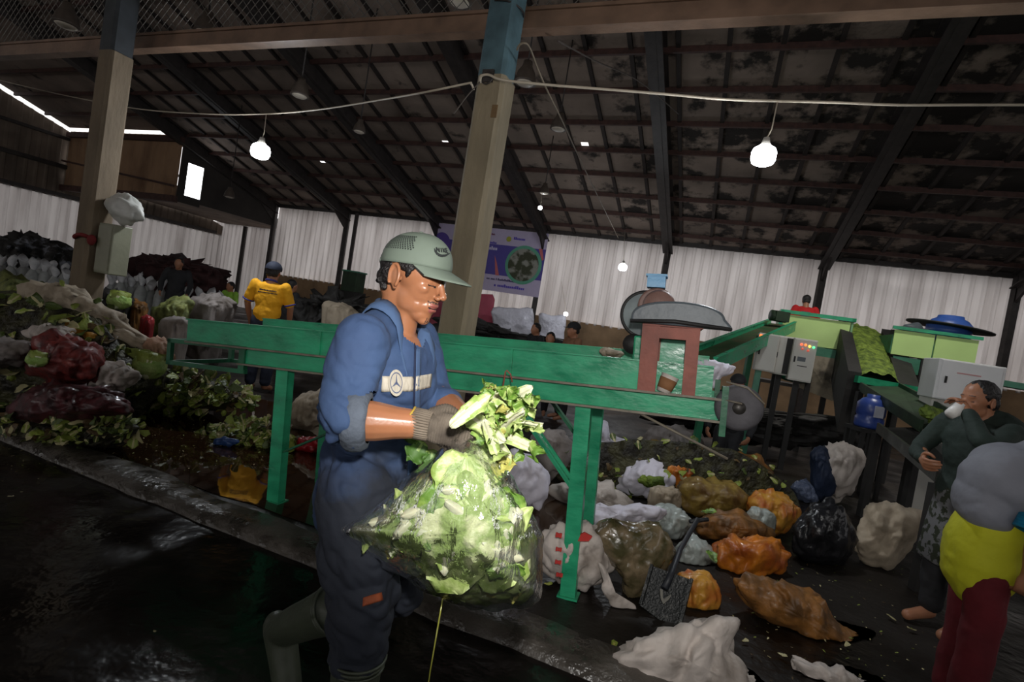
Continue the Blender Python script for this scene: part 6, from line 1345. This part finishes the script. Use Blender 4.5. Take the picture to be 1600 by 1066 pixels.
S('black plastic rubbish bag on the dark floor right of the yellow-orange bag', [(1236, 830), (1262, 796), (1300, 790), (1330, 812), (1338, 850), (1318, 880), (1270, 884), (1240, 862)], M('black_plastic_bag', (.012, .012, .014), .3, bump=.5), T=.18, seed=90, name='rubbish_bag', cat='bag')
S('crumpled clear and blue plastic glinting behind the yellow-orange bag', [(1236, 762), (1252, 750), (1272, 762), (1276, 780), (1256, 786)], M('glossy_blue_clear_plastic', srgb(96, 106, 130), .15, bump=1.0), T=.10, seed=91, name='plastic_scrap', cat='scrap')
S('bright lettuce-green leaves on the trough beside the person in the dark jacket', [(1436, 640), (1450, 632), (1470, 642), (1486, 664), (1470, 668), (1448, 656)], m_chop, d=5.3, T=.12, seed=92, name='leaf_pile', cat='vegetable waste', kind='stuff', up=True)
p = at(787, 598, 2.82); mb = MB(); mb.tube([Vector((0, 0, -.05)), Vector((0, 0, .06)), Vector((.006, 0, .068)), Vector((.030, 0, .05)), Vector((.045, 0, .01))], .004, 6)
tag(mb.build('wire_hook', M('red_wire', srgb(170, 84, 70), .6), loc=p), 'short red wire hook hanging on the conveyor ledge behind the bunch', 'hook')
# ================================================================ THE OTHER PEOPLE
def person(label, base, yaw, h=1.65, lean=0.0, arms=None, top=(0, 0, 0), mt=None, ml=None, hat=None, mskin=None, stance=.09, vox=.011, headrot=(0, 0), legs=True, sleeve=.45, hairm=None, skirt=None, ms=None, crouch=0.0, hairy=True, shirt_len=.0, fine=False, apron=False):
    """standing figure; local x is the way it faces. arms: right and left (elbow, wrist) in body space"""
    o = thing('person', label, 'person', base, (0, 0, yaw)); k = h/1.65; mskin = mskin or m_skin2
    V = lambda x, y, z: Vector((x+lean*max(0, z-.9)*.8, y, z-crouch*min(1, z/.9)))*k
    hz = 1.49; HTp = Matrix.Translation(V(.02+.02*lean, 0, hz)) @ Matrix.Rotation(headrot[0], 4, 'Z') @ Matrix.Rotation(headrot[1]+lean*.3, 4, 'Y') @ Matrix.Scale(k, 4)
    arms = arms or (((.02, -.26, 1.10), (.12, -.24, .88)), ((.02, .26, 1.10), (.12, .24, .88)))
    b = MB(); head_shapes(b, HTp, ears=fine)
    if not fine:
        for s in (1, -1): b.ell(HTp @ Vector((-.006, s*.078, -.002)), (.016, .008, .028))
    chain(b, [V(-.02, 0, 1.45), V(-.02, 0, 1.34)], [.055*k, .062*k], 14)
    b.ell(V(0, 0, 1.16), (.10*k, .15*k, .20*k)); b.ell(V(0, 0, .95), (.10*k, .14*k, .14*k))
    sh = [V(-.01, s*.18, 1.33) for s in (-1, 1)]; jn = []
    for s, (e, w) in zip(sh, arms):
        e, w = V(*e), V(*w); jn.append((s, e, w)); chain(b, [s, s.lerp(e, .5), e], [.05*k, .045*k, .038*k], 12); chain(b, [e, e.lerp(w, .4), w], [.038*k, .038*k, .026*k], 12)
        dv = (w-e).normalized(); pn = Vector((0, 1 if s.y < 0 else -1, 0)); hand(b, w, dv, pn, 1 if s.y < 0 else -1, L=.08*k, curl=(.5, .5, .4))
    feet = []
    for s in (-1, 1):
        hp_ = V(0, s*.09, .9); kn = V(.02+crouch*.3, s*(stance+.0), .48); an = Vector((0, s*stance, .08))*k; feet.append((hp_, kn, an))
        chain(b, [hp_, kn, an], [.08*k, .055*k, .038*k], 12); chain(b, [an, an+Vector((.15, s*.02, -.035))*k], [.04*k, .034*k], 12)
    bo = blend(b, 'body', [mskin], vox*.62 if fine else vox, 2, o); setmats(bo, [mskin, m_lip, m_dark, m_stub, m_teeth])
    if fine: paint(bo, lambda c, nn: head_mat(HTp, c, moustache=False) if c.z > 1.3*k-crouch else 0)
    # shirt
    c = MB(); z0 = .86-shirt_len; c.ell(V(0, 0, 1.17), (.125*k, .175*k, .20*k), nu=18); c.ell(V(-.01, 0, 1.30), (.095*k, .185*k, .085*k), nu=18); c.ell(V(0, 0, 1.24), (.115*k, .185*k, .13*k), nu=18); c.ell(V(0, 0, 1.0), (.125*k, .165*k, .18*k), nu=18)
    if shirt_len: c.ell(V(0, 0, .92), (.14*k, .185*k, .20*k), nu=18)
    if shirt_len > .2: c.ell(V(0, 0, .84), (.155*k, .185*k, .26*k), nu=18)
    for s, e, w in jn:
        if sleeve <= 1: chain(c, [s, s.lerp(e, sleeve*2 if sleeve < .5 else .95)], [.070*k, .064*k], 14)
        else: chain(c, [s, e, e.lerp(w, .85)], [.070*k, .058*k, .045*k], 14)
    so = blend(c, 'shirt', [mt], min(vox, .013), 9, o, disp=lambda p, n_: p+n_*.007*fbm(p*11)); setmats(so, [mt])
    if legs and (apron or not skirt):
        c = MB(); c.ell(V(0, 0, .90), (.105*k, .140*k, .13*k))
        for hp_, kn, an in feet: chain(c, [hp_, kn, kn.lerp(an, .85)], [.088*k, .078*k, .066*k], 14)
        po = blend(c, 'trousers', [ml], vox, 3, o, disp=lambda p, n_: p+n_*.007*fbm(p*9)); setmats(po, [ml])
    if skirt:
        c = MB(); n_ = 28; prof = [(.0, .98), (.14, .97), (.17, .88), (.19, .66), (.20, .45), (.19, .44)] if apron else [(.0, .98), (.14, .97), (.17, .88), (.19, .6), (.21, .3), (.22, .10), (.21, .09)]; vs = []
        for r_, z in prof:
            for q in range(n_):
                a = 2*math.pi*q/n_; f = 1+.10*math.sin(a*7+z*3)*(1-z); p = V(0, 0, z); vs.append(Vector((p.x+r_*k*math.cos(a)*.85*f, r_*k*math.sin(a)*f, p.z)))
        c.add(vs, [(i*n_+q, i*n_+(q+1) % n_, (i+1)*n_+(q+1) % n_, (i+1)*n_+q) for i in range(len(prof)-1) for q in range(n_)], 0, True); sk = c.build('skirt', skirt, o)
    if hat != 'hijab':
        hb = MB(); RH = HTp.to_3x3()
        hb.ell(HTp @ Vector((-.018, 0, .052)), (.098, .084, .088), R=RH); hb.ell(HTp @ Vector((-.05, 0, .0)), (.062, .076, .062), R=RH)
        hro = blend(hb, 'hair', [m_hair], .008, 2, o, disp=lambda p, n_: p+n_*.004*fbm(p*40)); setmats(hro, [m_hair])
    if hat and hat != 'hijab':
        mb = MB(); T2 = HTp; vs = []; n_ = 24
        for i in range(9):
            th = math.pi/2*i/8
            for q in range(n_): a = 2*math.pi*q/n_; vs.append(T2 @ Vector((-.010+.118*math.sin(th)*math.cos(a), .098*math.sin(th)*math.sin(a), .052+.100*math.cos(th))))
        mb.add(vs, [(i*n_+q, (i+1)*n_+q, (i+1)*n_+(q+1) % n_, i*n_+(q+1) % n_) for i in range(8) for q in range(n_)], 0, True)
        P = [T2 @ Vector((.10*math.cos(a)+.0, .09*math.sin(a), .052)) for a in [math.radians(x) for x in range(-60, 61, 10)]]+[T2 @ Vector((.17*math.cos(a)+.01, .075*math.sin(a), .040)) for a in [math.radians(x) for x in range(60, -61, -10)]]
        mb.prism(P, (0, 0, 0), (0, 0, -.006)); ho = mb.build('cap', hat, o)
    return o, V, HTp, bvh_of(so), so
m_skin2 = skin('brown_skin', (158, 108, 80), .5)
def facing(x, y, z=0): return math.atan2(y, x)
m_yshirt = M('golden_yellow_shirt', srgb(236, 168, 18), .8, var=.08, scale=4, bump=.3, bscale=20)
m_royal = M('royal_blue_trim', srgb(52, 58, 140), .7); m_navy = M('navy_cloth', srgb(34, 40, 58), .8, var=.2); m_blk = M('black_cloth', (.014, .014, .016), .85, var=.3)
# yellow shirt, seen from behind
p = at(416, 500, 6.85); away = math.atan2(.96, -.10)
o, V, HTp, bv, so = person('person in a bright yellow shirt and navy cap seen from behind the conveyor', (p.x, p.y, 0), away, 1.74, mt=m_yshirt, ml=m_navy, hat=m_navy, sleeve=.40)
mb = MB(); 
mb.tube([V(-.012+.058*math.cos(q), .062*math.sin(q), 1.395-.012*math.cos(q)) for q in [i*math.pi/12 for i in range(25)]], .014, 8); mb.build('blue_collar', m_royal, so)
for s, (a, b) in zip((-1, 1), (((-.01, -.18, 1.33), (.02, -.26, 1.10)), ((-.01, .18, 1.33), (.02, .26, 1.10)))):
    q = V(*a).lerp(V(*b), .86); dv = (V(*b)-V(*a)).normalized(); R_ = frame(dv, (1, 0, 0)); mb = MB(); mb.tube([q+R_ @ Vector((0, math.cos(w)*.066, math.sin(w)*.066)) for w in [i*math.pi/10 for i in range(21)]], .010, 6); mb.build('sleeve_trim', m_royal, so)
def onback(bv, y, z, off=.004):
    h = bv.ray_cast(Vector((-1, y, z)), Vector((1, 0, 0))); return (h[0]+Vector((-off, 0, 0))) if h[0] else Vector((-.15, y, z))
rr = random.Random(8)
for z, y0, y1, hh in ((1.275, -.105, .105, .020), (1.245, -.12, .12, .014)):
    mb = MB(); y = y0
    while y < y1:
        w = hh*rr.uniform(.5, .8); c = onback(bv, y, z*1.74/1.65); mb.box(c, (.003, w*.8, hh*rr.choice((.7, .7, 1)))); y += w
    mb.build('back_lettering', m_navy, so)
# dark figure far left, green vest
p = at(276, 440, 11.0); person('dark-clothed person standing by the back rows of sacks at the left', (p.x, p.y, 0), math.radians(-70), 1.66, mt=m_blk, ml=m_blk, vox=.02, sleeve=2)
m_lvest = M('lime_vest', srgb(150, 200, 70), .7, var=.15)
p = at(362, 440, 12.5); person('person in a lime green vest far behind the conveyor', (p.x, p.y, 0), math.radians(-110), 1.55, mt=m_lvest, ml=m_navy, vox=.022, crouch=.25)
p = at(455, 450, 9.5); person('dark-clothed person just right of the yellow shirt', (p.x, p.y, 0), math.radians(60), 1.58, mt=m_blk, ml=m_blk, vox=.02, sleeve=2)
# workers behind the conveyor between banner and motor
p = at(836, 530, 9.6); person('small dark-clothed worker behind the conveyor by the tarpaulins', (p.x, p.y, 0), math.radians(-150), 1.52, mt=m_blk, ml=m_blk, vox=.02, sleeve=2)
p = at(860, 530, 8.6); person('crouching dark-haired worker with only the head above the conveyor', (p.x, p.y, 0), math.radians(-100), 1.55, mt=m_navy, ml=m_blk, vox=.02, crouch=.15)
p = at(895, 530, 8.4); person('worker in a brown shirt and dark cap behind the conveyor left of the motor', (p.x, p.y, 0), math.radians(-160), 1.62, mt=M('brown_shirt', srgb(128, 92, 66), .8, var=.15), ml=m_blk, hat=m_blk, vox=.02)
p = at(1160, 560, 6.0); person('dark-clothed worker in the gloom behind the tail wheel', (p.x, p.y, 0), math.radians(-120), 1.50, mt=m_blk, ml=m_blk, vox=.018, sleeve=2, hat=m_blk, crouch=.22)
# red shirt behind the hopper, standing on its platform
m_redsh = M('red_shirt', srgb(190, 26, 28), .8, var=.1, scale=5)
q = at(1256, 500, 10.35); o, V, HTp, bv, so = person('person in a red shirt standing above the first hopper', (q.x, q.y, 1.35), math.radians(70), 1.58, mt=m_redsh, ml=m_navy, vox=.018, lean=.25)
mb = MB(); c = onback(bv, .0, 1.16); mb.box(c, (.01, .16, .10)); mb.build('grey_back_print', m_grey, so)
# person in the dark jacket drinking from a white cup
m_jack = M('dark_green_jacket', srgb(30, 44, 38), .8, var=.25, scale=4, bump=.4)
m_pat = M('patterned_grey_sarong', srgb(104, 104, 106), .8, col2=srgb(40, 46, 30), thr=.5, wide=.04, scale=26, bump=.1)
dp = 3.2; q = at(1536, 660, dp); yw = math.atan2(-.25, -.97)
o, V, HTp, bv, so = person('person in a dark green jacket and patterned sarong raising a white cup to the mouth', (q.x, q.y, 0), yw, 1.60, lean=.10, arms=(((.10, -.26, 1.12), (.27, -.10, 1.07)), ((.22, .22, 1.24), (.165, .03, 1.43))), mt=m_jack, ml=m_blk, skirt=m_pat, sleeve=2, vox=.009, headrot=(math.radians(-8), math.radians(4)), fine=True, shirt_len=.12, apron=True)
hb = MB(); hb.ell(V(-.10, 0, 1.28), (.17, .22, .17), nu=20); hb.ell(V(-.17, .02, 1.10), (.16, .22, .26), nu=20); hb.ell(V(-.12, .04, .92), (.14, .20, .22), nu=20)
sh_ = blend(hb, 'shawl', [m_jack], .010, 4, o, disp=lambda p, n_: p+n_*.012*fbm(p*7)); setmats(sh_, [m_jack])
cw = V(.20, .0, 1.415); mb = MB(); mb.lathe([(.001, -.05), (.030, -.05), (.040, .04), (.037, .04), (.028, -.045), (.001, -.045)], 20, (0, 0, 0), Euler((0, -1.0, 0)).to_matrix())
cu = mb.build('drinking_cup', M('white_cup', srgb(228, 226, 222), .4, var=.04, bump=0)); cu.location = Vector((q.x, q.y, 0))+Matrix.Rotation(yw, 3, 'Z') @ cw; cu.rotation_euler = (0, 0, yw); tag(cu, 'white cup held to the mouth of the person in the dark green jacket', 'cup')
# woman in yellow shirt and grey headscarf, head beyond the right edge
m_yel2 = M('lemon_yellow_shirt', srgb(186, 186, 30), .8, var=.12, scale=5, bump=.4, bscale=14, bdist=.02); m_redsk = M('dark_red_skirt', srgb(92, 14, 24), .85, var=.25); m_scarf = M('grey_headscarf', srgb(128, 130, 140), .75, var=.12, scale=4, bump=.5, bscale=9, bdist=.02)
q = at(1530, 880, 2.35); yw = math.atan2(-.40, .92)
o, V, HTp, bv, so = person('person in a lemon yellow shirt, dark red skirt and grey headscarf at the right edge', (q.x, q.y, 0), yw, 1.54, lean=.55, arms=(((.02, -.23, 1.06), (.10, -.20, .84)), ((.05, .24, 1.04), (.22, .22, .84))), mt=m_yel2, ml=m_redsk, sleeve=.42, vox=.009, hat='hijab', shirt_len=.22)
hb = MB(); k = 1.54/1.65; RH = HTp.to_3x3()
hb.ell(HTp @ Vector((-.01, 0, .04)), (.118, .098, .115), R=RH, nu=20); chain(hb, [V(-.02, 0, 1.42), V(-.02, 0, 1.30)], [.085, .12], 18); hb.ell(V(-.02, 0, 1.26), (.15, .20, .13), nu=20); hb.ell(V(.02, .0, 1.16), (.15, .19, .12), nu=20)
hb.ell(V(-.08, 0, 1.20), (.17, .215, .17), nu=20); hb.ell(V(-.10, 0, 1.08), (.12, .19, .12), nu=20)
ho = blend(hb, 'headscarf', [m_scarf], .009, 14, o, disp=lambda p, n_: p+n_*(.010*min(.3, abs(noise.noise(Vector((p.x*7, p.y*7, p.z*5)))))/.3+.004*fbm(p*9))); setmats(ho, [m_scarf])
delete_where(ho, lambda c: (lambda h: h.x > .045 and abs(h.y) < .062 and -.11 < h.z < .07)(HTp.inverted() @ c))
for s, (a, b) in zip((-1, 1), (((-.01, -.18, 1.33), (.02, -.23, 1.06)), ((-.01, .18, 1.33), (.05, .24, 1.04)))):
    q_ = V(*a).lerp(V(*b), .92); dv = (V(*b)-V(*a)).normalized(); R_ = frame(dv, (1, 0, 0)); mb = MB()
    for e in range(5): mb.tube([q_+dv*e*.012+R_ @ Vector((0, math.cos(w)*.068, math.sin(w)*.068)) for w in [i*math.pi/10 for i in range(21)]], .009, 6)
    mb.build('blue_sleeve_band', M('sky_blue_trim', srgb(20, 128, 168), .7), so)
